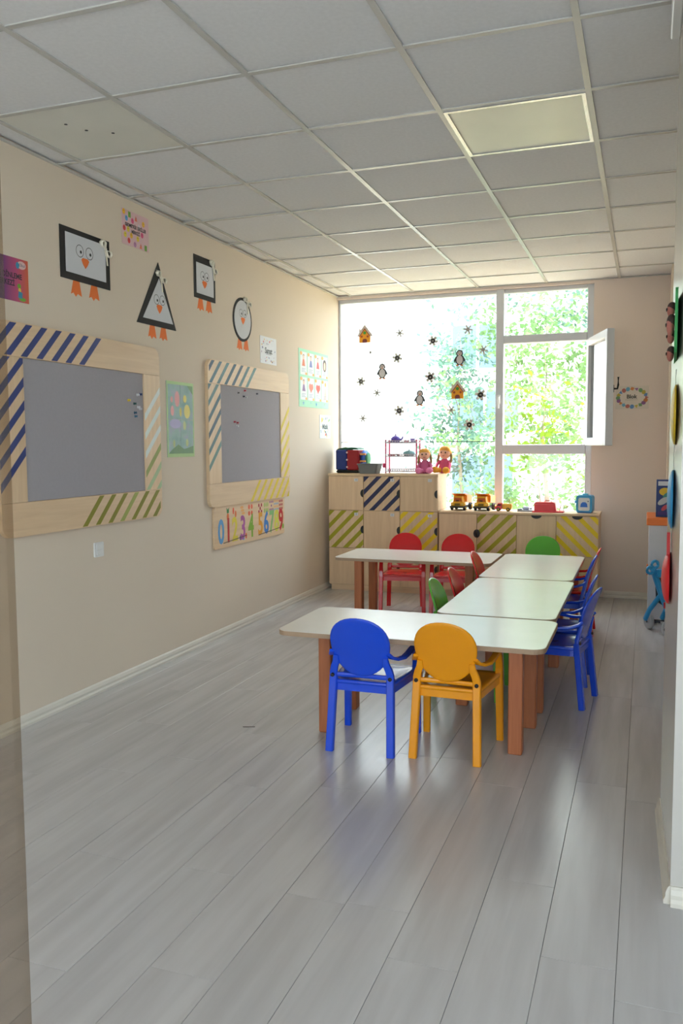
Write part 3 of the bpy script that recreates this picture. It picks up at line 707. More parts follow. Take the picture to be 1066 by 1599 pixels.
def d_pink(p):
    p.text('GEOMETRİK ŞEKİLLER', .135, .113, .0265, -.0031, 0, wide=.78, bold=.0012); p.text('MERKEZİ', .135, .083, .0265, -.0031, 0, wide=.78, bold=.0012)
    cs = [(.02, .18, 1), (.075, .175, 2), (.045, .148, 3), (.105, .145, 4), (.14, .165, 5), (.215, .15, 1), (.022, .09, 6), (.06, .09, 7), (.03, .055, 7), (.065, .028, 6), (.09, .06, 1), (.125, .018, 8), (.155, .055, 7), (.2, .085, 4), (.185, .02, 5), (.235, .02, 2), (.17, .125, 9)]
    for (x, z, c) in cs:
        if c == 5: p.flat([(x-.013, z-.014), (x+.013, z-.014), (x, z+.018)], -.0029, 5)
        elif c == 2: p.flat([(x-.013, z-.017), (x+.013, z-.017), (x+.013, z+.015), (x-.013, z+.015)], -.0029, 2)
        else: p.disc(x, z, .014, -.0029, c, 12, .016)
        if c not in (9,): p.disc(x-.004, z+.004, .002, -.0031, 0, 6); p.disc(x+.004, z+.004, .002, -.0031, 0, 6)
poster('geometry_poster', 'small pink poster dotted with smiling geometric shapes', 4.13, 2.482, .27, .195, (226, 188, 190), d_pink, [(46, 34, 36), (234, 180, 40), (120, 170, 60), (90, 160, 210), (220, 84, 130), (232, 120, 84), (214, 60, 64), (226, 200, 60), (190, 130, 170), (222, 210, 214)])
def confetti(p, w_, h_, n, mi, hole, r=.008, y=-.0029):
    for _ in range(n):
        for k_ in range(30):
            x, z = rd.uniform(.015, w_-.015), rd.uniform(.015, h_-.015)
            if not (hole[0] < x < hole[2] and hole[1] < z < hole[3]): break
        p.disc(x, z, r*rd.uniform(.5, 1.3), y, rd.choice(mi), rd.choice((3, 5, 8, 12)), r*rd.uniform(.5, 1.3), rd.uniform(0, 3))
def d_sanat(p):
    p.text('Sanat', .15, .1, .062, -.0032, 0, bold=.002); p.box(.1, -.0031, .072, .2, -.003, .076, 1); confetti(p, .3, .205, 34, [2, 3, 4, 5], (.06, .06, .25, .14))
poster('art_poster', 'small white sheet lettered Sanat with confetti marks', 5.917, 1.975, .3, .207, (226, 226, 230), d_sanat, [(90, 92, 92), (150, 150, 160), (226, 120, 120), (120, 130, 160), (236, 204, 110), (170, 140, 170)])
def d_muzik(p):
    p.text('Müzik', .135, .105, .06, -.0032, 0, bold=.002); confetti(p, .27, .21, 24, [1, 2, 3, 4], (.04, .08, .23, .14), .011)
    p.disc(.06, .17, .022, -.003, 4, 8); p.disc(.15, .035, .02, -.003, 1, 3, .03, PI/2)
poster('music_sheet', 'small white sheet with coloured marks by the window', 7.155, 1.402, .27, .213, (226, 230, 230), d_muzik, [(96, 104, 108), (226, 130, 100), (130, 150, 180), (120, 180, 130), (238, 196, 90)], rot=0)
# green poster with eight cards
gp = thing('rules_poster', 'mint green poster holding eight white picture cards', 'poster', (0, 6.675, 1.672), LW)
MB().box(0, -.0025, 0, .71, -.0005, .495).build('sheet', paint((170, 226, 192)), gp)
sk = [(226, 120, 80), (120, 130, 190), (212, 84, 84), (96, 76, 70), (150, 110, 160), (230, 132, 110), (220, 90, 80), (240, 200, 190)]
for i in range(8):
    c_, r_ = i % 4, 1-i//4; x, z = .03+c_*.168, .06+r_*.215
    k_ = MB().box(0, -.004, 0, .15, -.0026, .195).build('picture_card', paint((232, 236, 236)), gp, (x, 0, z))
    p = MB(); p.disc(.022, .18, .026, -.0045, 0, 10, .016); p.disc(.13, .012, .022, -.0045, 0, 10, .012)
    if i == 3: p.disc(.075, .115, .045, -.0045, 1, 16, .055); p.disc(.075, .11, .026, -.0048, 3, 14, .036)
    elif i in (5, 6): p.disc(.055, .12, .028, -.0045, 1, 12); p.disc(.1, .12, .028, -.0045, 1, 12); p.flat([(.035, .11), (.075, .065), (.12, .11)], -.0046, 1)
    elif i == 7: p.flat([(.05, .02), (.12, .02), (.09, .16)], -.0045, 1); p.disc(.09, .16, .02, -.0047, 0)
    else: p.disc(.075, .15, .017, -.0047, 3, 12, .021); p.disc(.075, .163, .019, -.0045, 4, 12, .012); p.flat([(.04, .075), (.11, .075), (.088, .14), (.062, .14)], -.0046, 1)
    for q in range(3): p.box(.03, -.0046, .05-.012*q, .12-.02*(q % 2), -.0044, .054-.012*q, 2)
    p.build('card_print', [paint((240, 176, 96)), paint(sk[i]), paint((160, 168, 190)), paint((238, 200, 176)), paint((84, 60, 52))], k_)
p = MB()
for (x, c) in ((.1, 0), (.27, 1), (.4, 1), (.6, 2)): p.text(rd.choice(('★', '♥', '*')), x, .03, .05, -.003, c)
p.build('star_print', [paint((90, 150, 200)), paint((80, 150, 220)), paint((150, 200, 60))], gp)
# flower drawing on four taped sheets
fd = thing('flower_drawing', 'pastel flower drawing on four taped sheets between the pinboards', 'drawing', (0, 4.556, 1.273), LW)
FMt = bpy.data.materials.new('pastel_wash'); FMt.use_nodes = True; N = FMt.node_tree.nodes; L = FMt.node_tree.links
tc = N.new('ShaderNodeTexCoord'); no = N.new('ShaderNodeTexNoise'); no.inputs['Scale'].default_value = 14; no.inputs['Detail'].default_value = 3; rp = N.new('ShaderNodeValToRGB')
L.new(tc.outputs['Object'], no.inputs[0]); L.new(no.outputs[0], rp.inputs[0]); L.new(rp.outputs[0], N['Principled BSDF'].inputs[0]); N['Principled BSDF'].inputs['Roughness'].default_value = .85
e = rp.color_ramp.elements; e[0].position = .3; e[1].position = .7; e[0].color = lin((160, 190, 186))+(1,); e[1].color = lin((196, 196, 214))+(1,); q = e.new(.5); q.color = lin((178, 206, 200))+(1,)
for (x, z) in ((0, .238), (.166, .238), (0, 0), (.166, 0)):
    MB().box(x, -.003, z, x+.1635, -.0005, z+.2355).build('sheet', FMt, fd)
p = MB()
border = [(0, 0, .33, .022), (0, .455, .33, .474), (0, .022, .014, .455), (.318, .022, .33, .455)]
for (x0, z0_, x1, z1_) in border: p.flat([(x0, z0_), (x1, z0_), (x1, z1_), (x0, z1_)], -.0034, 0)
p.flat([(.25, .455), (.318, .40), (.318, .455)], -.0034, 1); p.flat([(.014, .022), (.318, .022), (.318, .07), (.2, .05), (.13, .08), (.05, .045)], -.0034, 1)
for (x, z, rx, rz, c) in ((.125, .365, .03, .05, 2), (.065, .29, .02, .032, 2), (.06, .36, .014, .02, 2), (.245, .29, .038, .045, 3), (.22, .37, .02, .025, 3), (.165, .285, .012, .03, 3), (.10, .21, .07, .03, 4), (.21, .2, .018, .03, 5), (.08, .085, .012, .025, 5), (.24, .09, .016, .025, 5)):
    p.disc(x, z, rx, -.0036, c, 14, rz)
p.build('crayon_drawing', [paint((176, 208, 140)), paint((112, 150, 104)), paint((238, 166, 166)), paint((234, 216, 110)), paint((186, 178, 216)), paint((196, 206, 140))], fd)
# back wall sheet
def d_blok(p):
    p.text('Blok', .13, .105, .045, -.0032, 0, bold=.002); p.box(.08, -.0031, .078, .18, -.003, .081, 1)
    for k_ in range(20):
        a = 2*PI*k_/20; x, z = .134+.112*math.cos(a)*1.02, .097+.072*math.sin(a)*1.05
        p.disc(x, z, .019, -.003, 2+k_ % 7, (3, 4, 8, 12)[k_ % 4], .017, k_*.7)
poster('block_poster', 'sheet ringed with colourful blocks on the back wall beside the open casement', 0, 1.632, .268, .196, (222, 210, 196), d_blok, [(90, 86, 78), (160, 156, 140), (190, 110, 100), (100, 140, 190), (196, 176, 70), (120, 160, 110), (150, 100, 150), (210, 130, 70), (110, 170, 200)], 'B', 'poster', 2.537)
# light switch
sw = thing('light_switch', 'white double light switch under the large pinboard', 'switch', (0, 3.829, .785), LW)
MB().prism(rrect(-.04, -.04, .04, .04, .006, 3), -.009, -.0005).build('plate', M['white_plastic'], sw)
for z in (.004, -.028): MB().box(-.026, -.0125, z, .026, -.009, z+.026, c=.001).build('rocker', M['white_plastic'], sw)

# ------------------------------------------------------------------ window stickers on the big pane
YG = YB+.066
def snow(x, z, r, lab, fat):
    b_ = MB(); r *= 1.25; w_ = r*(.25 if fat else .17); a0 = .25*math.sin(x*40)
    b_.prism([(r*(.48 if fat else .32)*math.cos(a0+PI/3*i+PI/6), r*(.48 if fat else .32)*math.sin(a0+PI/3*i+PI/6)) for i in range(6)], -.0025, -.0003)
    for k_ in range(6):
        a = a0+PI/3*k_; ca, sa_ = math.cos(a), math.sin(a)
        q = [(r*.15, -w_), (r*.9, -w_), (r, -w_*.4), (r, w_*.4), (r*.9, w_), (r*.15, w_)]
        b_.prism([(u_*ca-v_*sa_, u_*sa_+v_*ca) for u_, v_ in q], -.0025, -.0003)
    tag(b_.build('snowflake_sticker', M['snow'], None, (x, YG, z)), lab, 'sticker', 'snowflake stickers on the window')
M['snow'] = mat('silver_grey_gel', (202, 202, 196), .5, .08, 40)
for (x, z, r, fat, lab) in [(.6, 2.381, .033, 0, 'thin grey snowflake right of the upper gingerbread house sticker'), (.917, 2.295, .038, 1, 'grey snowflake between the top centre and the right penguin sticker'),
        (1.243, 2.383, .036, 0, 'highest snowflake on the right, above the right penguin'), (1.383, 2.194, .036, 0, 'snowflake right of the right-hand penguin, near the mullion'),
        (.575, 2.152, .039, 1, 'fat grey snowflake right above the left penguin sticker'), (.311, 2.216, .014, 1, 'tiny snowflake dot under the upper gingerbread house'),
        (.215, 1.944, .036, 1, 'fat snowflake left of the left penguin'), (.374, 1.832, .032, 0, 'thin snowflake under the left penguin'),
        (.894, 1.964, .042, 1, 'fat snowflake above the middle penguin, left of the lower house'), (.593, 1.659, .041, 1, 'fat snowflake low down left of the middle penguin'),
        (.233, 1.593, .032, 0, 'lowest thin snowflake on the left'), (1.363, 1.789, .042, 1, 'fat snowflake right of the lower gingerbread house'),
        (1.093, 1.656, .032, 0, 'thin snowflake under the lower gingerbread house'), (1.26, 1.519, .042, 1, 'lowest snowflake on the right, near the window joint')]:
    snow(x, z, r, lab, fat)
def house(x, z, lab):
    t = thing('house_sticker', lab, 'sticker', (x, YG, z), 0, 'gingerbread house stickers')
    MB().prism([(-.056, 0), (.056, 0), (.056, .075), (0, .15), (-.056, .075)], -.003, -.0003).build('house_wall', paint((236, 160, 24)), t)
    MB().prism([(-.078, .062), (-.062, .055), (0, .135), (.062, .055), (.078, .062), (.07, .08), (0, .17), (-.042, .118), (-.042, .135), (-.055, .135), (-.055, .10)], -.005, -.0031).build('snowy_roof', paint((196, 184, 174)), t)
    MB().prism([(-.058, .06), (-.05, .058), (0, .125), (.05, .058), (.058, .06), (0, .137)], -.0058, -.0051).build('eaves', paint((150, 70, 40)), t)
    MB().prism([(-.022, 0), (.022, 0), (.022, .025), (.012, .036), (-.012, .036), (-.022, .025)], -.0045, -.0031).build('door', paint((128, 56, 52)), t)
    for xx in (-.03, .03): MB().disc(xx, .058, .011, -.0061).build('window', paint((176, 74, 34)), t)
    MB().disc(0, .092, .015, -.0062).build('wreath', paint((52, 140, 48)), t)
house(.255, 2.308, 'gingerbread house sticker at upper left of the window'); house(1.15, 1.759, 'gingerbread house sticker at lower right of the window')
def peng(x, z, rot, lab):
    t = thing('penguin_sticker', lab, 'sticker', (x, YG, z), 0, 'penguin stickers on the window'); t.rotation_euler = (0, rot, 0)
    el = lambda a, b__, cz, cx=0, n=20: [(cx+a*math.cos(2*PI*i/n), cz+b__*math.sin(2*PI*i/n)) for i in range(n)]
    MB().prism(el(.04, .05, .055)[:5]+[(.03, .095), (.032, .112), (.024, .134), (.006, .143), (-.006, .143), (-.024, .134), (-.032, .112), (-.03, .095)]+el(.04, .05, .055)[6:20], -.003, -.0003).build('body', paint((44, 50, 54)), t)
    for s in (-1, 1): MB().prism([(s*.034, .085), (s*.054, .05), (s*.05, .032), (s*.03, .05)][::s], -.0029, -.0003).build('wing', paint((40, 52, 56)), t)
    MB().prism(el(.029, .040, .053), -.0045, -.0031).build('belly', paint((206, 204, 206)), t)
    MB().prism(el(.022, .020, .112), -.0045, -.0031).build('face', paint((200, 192, 190)), t)
    MB().prism([(0, .094), (.008, .106), (-.008, .106)], -.0056, -.0046).build('beak', paint((214, 110, 70)), t)
    for s in (-1, 1):
        MB().disc(s*.010, .116, .0035, -.0052, 0, 8).build('eye', M['black'], t); MB().prism(el(.014, .008, .004, s*.02, 10), -.0045, -.0031).build('foot', paint((190, 110, 60)), t)
peng(.427, 1.962, 0, 'penguin sticker on the left half of the window'); peng(.791, 1.703, .03, 'penguin sticker in the middle of the window, lowest of three'); peng(1.168, 2.059, 0, 'penguin sticker at upper right of the window')

# ------------------------------------------------------------------ toys on the tall cabinet
ZT = 1.0805
cu = thing('activity_cube', 'soft blue and red activity cube at the left end of the tall cabinet', 'toy', (.19, 7.475, ZT))
MB().box(-.112, -.11, .0, .112, .11, .028, c=.012).build('base', paint((34, 38, 34)), cu)
MB().box(-.112, -.112, .029, -.004, .10, .215, c=.008).build('blue_panel', paint((26, 50, 122)), cu)
MB().box(-.003, -.112, .029, .112, .10, .212, c=.008).build('red_panel', paint((150, 14, 22)), cu)
MB().prism([(-.11, .2155), (.11, .2155), (.09, .232), (.04, .238), (0, .232), (-.02, .24), (-.09, .226)], -.10, .1).build('green_lid', paint((24, 84, 54)), cu)
MB().box(.1125, -.085, .06, .17, .085, .21, c=.03).build('blue_pocket', paint((64, 112, 208)), cu)
for z in (.10, .165): MB().box(.1135, -.0875, z, .168, .0875, z+.018, c=.004).build('orange_band', paint((226, 160, 84)), cu)
MB().ball((.168, 0, .13), (.02, .07, .06)).build('green_side', paint((50, 140, 96)), cu)
for z in (.055, .122, .19): MB().lathe([(0, -.005), (.008, -.005), (.0095, 0)], axis='y', n=12).build('button', paint((226, 200, 200)), cu, (.0, -.1125, z))
gb = thing('grey_basket', 'low grey plastic basket beside the activity cube', 'basket', (.435, 7.295, ZT))
o_, i_ = [(-.095, .085), (-.085, 0)], None
b_ = MB(); P0 = rrect(-.078, -.07, .078, .07, .015, 3); P1 = rrect(-.098, -.085, .098, .085, .02, 3); P2 = rrect(-.092, -.079, .092, .079, .018, 3); P3 = rrect(-.074, -.066, .074, .066, .014, 3); n = len(P0)
vs = [(x, y, .0) for x, y in P0]+[(x, y, .088) for x, y in P1]+[(x, y, .088) for x, y in P2]+[(x, y, .006) for x, y in P3]
b_.add(vs, [(k_*n+i, k_*n+(i+1) % n, (k_+1)*n+(i+1) % n, (k_+1)*n+i) for k_ in range(3) for i in range(n)]+[tuple(range(3*n, 4*n)), tuple(reversed(range(n)))]).build('basket_body', paint((112, 114, 112)), gb)
b_ = MB(); b_.sweep([(x*1.01, y*1.01, .085) for x, y in P1], rrect(-.004, -.005, .004, .005, .001, 1), closed=True, smooth=False).build('rim', paint((98, 100, 98)), gb)
rk = thing('toy_rack', 'pink three-tier toy kitchen rack on the tall cabinet', 'toy rack', (.695, 7.47, ZT))
PK = mat('pink_plastic', (214, 66, 120), .35, .04); PW = mat('pearl_plastic', (206, 196, 204), .35, .04)
for sx_ in (-1, 1):
    for sy_ in (-1, 1):
        MB().tube([(sx_*.145, sy_*.06, .0), (sx_*.145, sy_*.06, .295)], .0075, 8).ball((sx_*.145, sy_*.06, .297), .010, 8, 0, 6).build('post', PK, rk)
for z in (.012, .148, .272):
    b_ = MB().box(-.15, -.066, z, .15, .066, z+.004)
    for (xa, ya, xb, yb) in ((-.15, -.068, .15, -.064), (-.15, .064, .15, .068), (-.152, -.066, -.148, .066), (.148, -.066, .152, .066)):
        b_.box(xa, ya, z+.004, xb, yb, z+.010).box(xa, ya, z+.022, xb, yb, z+.028)
    for k_ in range(14): b_.box(-.146+.0215*k_, -.068, z+.01, -.136+.0215*k_, -.064, z+.022)
    b_.build('shelf_basket', PW, rk)
MB().ball((-.165, -.05, .07), (.016, .016, .024), 10).build('side_knob', PK, rk)
tp = thing('toy_teapot', 'purple toy teapot on top of the pink rack', 'toy teapot', (.63, 7.46, ZT+.2765))
PU = mat('purple_plastic', (96, 72, 176), .35, .05)
MB().lathe([(0, 0), (.036, 0), (.046, .018), (.044, .04), (.03, .058), (.012, .064), (0, .065)], n=18).build('pot', PU, tp)
MB().lathe([(.014, .0), (.008, .008), (.010, .014), (0, .02)], (0, 0, .064), 10).build('lid_knob', paint((190, 170, 214)), tp)
MB().tube([(.04, 0, .022), (.062, 0, .038), (.068, 0, .06)], .008, 8, scale=[1.3, 1, .8]).build('spout', PU, tp)
MB().tube([(-.04, 0, .045), (-.058, 0, .042), (-.058, 0, .02), (-.042, 0, .014)], .004, 6).build('handle', PU, tp)
def cup(x, y, z, rgb, lab, r=.022, h_=.03):
    t = thing('toy_cup', lab, 'toy cup', (x, y, z), 0, 'toy cups on the pink rack')
    MB().lathe([(0, 0), (r*.7, 0), (r, h_), (r*.9, h_), (r*.6, .003), (0, .003)], n=14).build('bowl', paint(rgb, .35), t)
    MB().tube([(r*.9, 0, h_*.85), (r*1.5, 0, h_*.7), (r*1.4, 0, h_*.35), (r*.8, 0, h_*.3)], .003, 6).build('handle', paint(rgb, .35), t)
cup(.735, 7.46, ZT+.2765, (226, 130, 150), 'pink toy cup on the top tier of the rack', .026, .026)
cup(.79, 7.46, ZT+.2765, (140, 124, 190), 'lilac toy cup at right on the top tier', .024, .04)
cup(.60, 7.46, ZT+.1525, (196, 90, 110), 'rose toy cup at left on the middle tier', .022, .022); cup(.655, 7.46, ZT+.1525, (190, 84, 104), 'rose toy cup beside the blue jug on the middle tier', .022, .022)
jg = thing('toy_tureen', 'pale teal toy dish with lid on the middle rack tier', 'toy dish', (.755, 7.47, ZT+.1525))
MB().lathe([(0, 0), (.045, 0), (.055, .02), (.056, .03), (.0, .03)], n=18).build('dish', paint((120, 178, 190)), jg); MB().lathe([(.057, .0305), (.045, .045), (.012, .054), (0, .054)], n=18).build('lid', paint((136, 190, 200)), jg)
MB().ball((0, 0, .059), .008, 8, 0, 6).build('lid_knob', paint((120, 178, 190)), jg)
def doll(x, y, rz, lab, hat, dress, skirt_, lean_, s=1.0):
    t = thing('rag_doll', lab, 'doll', (x, y, ZT), rz)
    SK = paint((238, 186, 160))
    b_ = MB().lathe([(0, .002), (.05, .002), (.056, .03), (.044, .08), (.03, .115), (.014, .13), (0, .132)], n=16).build('body', paint(dress, .8), t)
    hd_ = MB().ball((0, -.006, .175), (.052, .048, .053), 18, 0, 12).build('head', SK, t)
    # hair cap with fringe, two plaits
    hc = MB(); vs = []; n = 18
    for j in range(7):
        th = PI*.56*j/6
        for i in range(n):
            a = 2*PI*i/n; cut = .0 if math.sin(a) > -.3 else -.02*j/6
            vs.append((.0565*math.sin(th)*math.cos(a), -.002+.053*math.sin(th)*math.sin(a)+.006, .177+.056*math.cos(th)+(.028*j/6 if math.sin(a) < -.35 else 0)))
    hc.add(vs, [(j*n+i, (j+1)*n+i, (j+1)*n+(i+1) % n, j*n+(i+1) % n) for j in range(6) for i in range(n)], 0, True).build('hair', paint(hat, .8), t)
    for s_ in (-1, 1):
        MB().tube([(s_*.05, .005, .175), (s_*.058, 0, .145), (s_*.06, -.01, .105), (s_*.058, -.015, .085)], .011, 8, scale=[1, 1.1, 1, .5]).build('plait', paint((150, 128, 84), .8), t)
        MB().ball((s_*.019, -.051, .180), (.006, .004, .008), 8, 0, 6).build('eye', paint((60, 40, 40)), t)
        MB().tube([(s_*.038, -.005, .105), (s_*.058, -.025, .075), (s_*.06, -.045, .05)], .014, 8, scale=[1, .95, .9]).ball((s_*.06, -.05, .046), .013, 8, 0, 6).build('arm', paint(dress, .8), t)
        MB().tube([(s_*.025, -.03, .026), (s_*.034, -.07, .026), (s_*.04, -.095, .026)], .023, 10, scale=[1, 1, 1]).ball((s_*.05, -.105, .030), (.033, .026, .029), 10, 0, 8).build('leg', paint(skirt_, .8), t)
    MB().ball((0, -.052, .168), .005, 8, 0, 6).build('nose', SK, t)
    MB().tube([(-.010, -.050, .153), (0, -.0525, .150), (.010, -.050, .153)], .0025, 6).build('mouth', paint((186, 60, 70)), t)
    t.rotation_euler = (0, lean_, rz); t.scale = (s, s, s)
    return t
doll(.925, 7.40, .15, 'rag doll in pink sitting with pink legs forward, left of the pair', (240, 176, 84), (206, 104, 150), (234, 136, 184), -.04, .96)
doll(1.068, 7.53, -.1, 'rag doll in pink and orange, right of the pair', (236, 166, 70), (214, 92, 136), (238, 176, 60), .05, 1.04)

# ------------------------------------------------------------------ toys on the low cabinet
ZL = .7575
BLK = mat('tyre_black', (32, 32, 34), .7, .1)
def wheel(parent, x, y, z, r, w_, hub=None, axis='x'):
    o = MB().lathe([(0, -w_/2), (r*.8, -w_/2), (r, -w_*.3), (r, w_*.3), (r*.8, w_/2), (0, w_/2)], n=16, axis=axis).build('wheel', BLK, parent, (x, y, z))
    if hub: MB().lathe([(0, -w_/2-.002), (r*.5, -w_/2-.001), (r*.5, w_/2+.001), (0, w_/2+.002)], n=12, axis=axis).build('hub_cap', paint(hub), o)
def dump(x, y, rz, lab):
    t = thing('dump_truck', lab, 'toy truck', (x, y, ZL), rz, 'yellow toy dump trucks')
    YL, OR_ = paint((246, 184, 24), .35), paint((255, 150, 30), .35)
    MB().box(-.06, -.10, .022, .06, .12, .036, c=.004).build('chassis', BLK, t)
    MB().box(-.07, -.115, .022, .07, -.10, .04, c=.004).build('bumper', paint((60, 56, 40)), t)
    MB().box(-.064, -.10, .037, .064, -.045, .072, c=.008).build('hood', YL, t)
    MB().box(-.025, -.103, .044, .025, -.1005, .064).build('grille', paint((120, 96, 20)), t)
    for s in (-1, 1): MB().box(s*.048-.010, -.103, .05, s*.048+.010, -.1005, .062).build('headlight', paint((240, 210, 120)), t)
    MB().prism([(-.045, .073), (.045, .073), (.038, .125), (-.038, .125)], -.085, -.02).build('cab', YL, t)
    MB().prism([(-.036, .08), (.036, .08), (.031, .112), (-.031, .112)], -.087, -.0852).build('windscreen', paint((196, 92, 30)), t)
    MB().prism([(-.018, .08), (.012, .08), (.010, .092), (-.016, .092)], -.088, -.0871).build('driver_shadow', paint((70, 34, 22)), t)
    # tipping bed: open tray raised behind the cab with a visor over it
    b_ = MB()
    pr = [(-.02, .075), (.12, .055), (.135, .12), (-.07, .152), (-.072, .146), (-.015, .128)]
    b_.prism([(p[0], p[1]) for p in pr], -.062, -.056, axis='x').prism([(p[0], p[1]) for p in pr], .056, .062, axis='x')
    b_.add([(-.056, -.02, .075), (.056, -.02, .075), (.056, .12, .055), (-.056, .12, .055), (-.056, -.015, .128), (.056, -.015, .128), (.056, -.072, .148), (-.056, -.072, .148)], [(0,1,2,3), (0,1,5,4), (4,5,6,7)])
    b_.build('tipping_bed', OR_, t)
    for s in (-1, 1):
        wheel(t, s*.058, -.07, .022, .022, .022, (226, 180, 40)); wheel(t, s*.066, .07, .032, .032, .03, (226, 180, 40))
dump(1.245, 7.43, -.12, 'yellow toy dump truck nearer the tall cabinet'); dump(1.455, 7.43, -.12, 'yellow toy dump truck between the other dump truck and the small red truck')
st = thing('small_truck', 'small red and yellow toy truck on the low cabinet', 'toy truck', (1.635, 7.37, ZL), 0)
MB().prism([(-.072, .018), (-.012, .018), (-.012, .07), (-.045, .07), (-.058, .045), (-.072, .04)], -.032, .032).build('cab', paint((214, 36, 40), .35), st)
MB().box(-.010, -.032, .018, .072, .032, .066, c=.006).build('cargo_box', paint((240, 176, 36), .35), st)
MB().prism([(-.052, .048), (-.02, .048), (-.02, .062), (-.044, .062)], -.0335, -.0322).build('side_window', paint((70, 30, 34)), st)
for x in (-.042, .042):
    for y in (-.032, .032): wheel(st, x, y, .0165, .0165, .012, (220, 190, 60), 'y')
gt = thing('toy_scale', 'pale blue-grey flat toy between the small truck and the red tray', 'toy', (1.82, 7.40, ZL))
MB().box(-.068, -.045, 0, .068, .045, .014, c=.004).build('tray', paint((170, 176, 190)), gt); MB().box(-.025, -.03, .0145, .035, .03, .04, c=.01).build('block', paint((176, 190, 220)), gt)
MB().box(-.068, -.04, .0145, -.03, .04, .022, c=.003).build('dark_pad', paint((84, 96, 104)), gt); MB().ball((.045, 0, .024), .009, 8).build('knob', paint((90, 110, 120)), gt)
rt = thing('red_toolbox', 'red toy box with red tray on the low cabinet', 'toy', (2.0, 7.38, ZL))
RD = paint((222, 30, 44), .35)
MB().prism([(-.10, .012), (.085, .012), (.075, .075), (.06, .085), (-.09, .085), (-.1, .075)], -.04, .06).build('box', RD, rt)
MB().box(-.102, -.042, .066, .078, .062, .072, c=.002).build('seam_band', paint((236, 90, 100), .35), rt)
MB().box(-.115, -.075, 0, .15, .065, .011, c=.004).build('tray', paint((228, 50, 66), .35), rt)
MB().tube([(.11, 0, .011), (.115, 0, .05), (.13, 0, .075), (.145, 0, .05), (.14, 0, .011)], .004, 8).build('wire_loop', paint((226, 190, 186), .3), rt)
MB().tube([(-.02, .01, .085), (-.015, .01, .096), (.035, .01, .096), (.04, .01, .085)], .004, 8).build('handle', paint((200, 28, 40), .35), rt)
rb_ = thing('toy_safe', 'blue and white toy safe with rounded corners at the right end', 'toy', (2.318, 7.40, ZL), -.12)
MB().prism(rrect(-.066, 0, .066, .15, .025, 5), -.055, .055).build('case', paint((60, 168, 226), .35), rb_)
MB().box(-.056, -.0555, -.0, .056, .0555, .012, c=.003).build('base', paint((34, 104, 196), .35), rb_)
MB().prism(rrect(-.047, .02, .047, .128, .014, 4), -.060, -.0555).build('front_panel', paint((226, 230, 234), .35), rb_)
MB().prism([(-.03, .05), (.03, .05), (.026, .078), (.012, .092), (-.012, .092), (-.026, .078)], -.063, -.0605).build('dial', paint((40, 112, 216), .35), rb_)
MB().disc(.034, .10, .005, -.0612).build('button', paint((40, 60, 110)), rb_)
MB().prism(rrect(-.02, .148, .02, .162, .005, 3), -.02, .02).build('coin_slot', paint((90, 200, 234), .35), rb_)
MB().lathe([(0, -.012), (.012, -.012), (.012, .012), (0, .012)], axis='x', n=12).build('side_knob', paint((50, 140, 210), .35), rb_, (-.075, 0, .09))

# ------------------------------------------------------------------ right side: cabinet, box, stroller
wc = thing('white_cabinet', 'white cabinet with an orange top against the right wall', 'cabinet', (2.827, 6.62, 0))
MB().box(.0, .0, .03, .265, .55, .735, c=.002).build('carcass', mat('white_board', (214, 216, 224), .4, .02), wc)
MB().box(-.018, -.015, .7355, .268, .56, .79, c=.004).build('cabinet_top', paint((242, 126, 48), .45), wc)
for y in (.03, .46): MB().box(.01, y, 0, .255, y+.06, .03).build('foot', M['black'], wc)
MB().box(-.012, .02, .36, -.0005, .05, .44, c=.003).build('handle', paint((240, 120, 50)), wc)
gx = thing('game_box', 'upright blue board game box on the orange cabinet top', 'game box', (2.872, 6.72, .7905))
MB().box(0, 0, 0, .21, .06, .28, c=.002).build('carton', paint((40, 66, 132)), gx)
p = MB(); p.flat([(.012, .235), (.198, .235), (.198, .268), (.012, .268)], -.0008, 0); p.disc(.06, .19, .04, -.0010, 1, 14, .03); p.disc(.09, .16, .05, -.0012, 2, 12, .03, .5); p.disc(.05, .12, .045, -.0014, 3, 12, .022, .6); p.disc(.12, .11, .05, -.0012, 4, 12, .03, -.4); p.disc(.06, .07, .03, -.0014, 5, 10, .015, .8); p.flat([(.012, .015), (.198, .015), (.198, .045), (.012, .04)], -.001, 6)
p.build('box_art', [paint(c) for c in ((214, 220, 232), (230, 196, 60), (70, 150, 150), (190, 200, 210), (60, 110, 180), (200, 90, 110), (70, 60, 140))], gx)
sl = thing('toy_stroller', 'light blue toy stroller in front of the white cabinet', 'toy stroller', (2.955, 6.33, 0), .5)
CY = paint((48, 158, 218), .35)
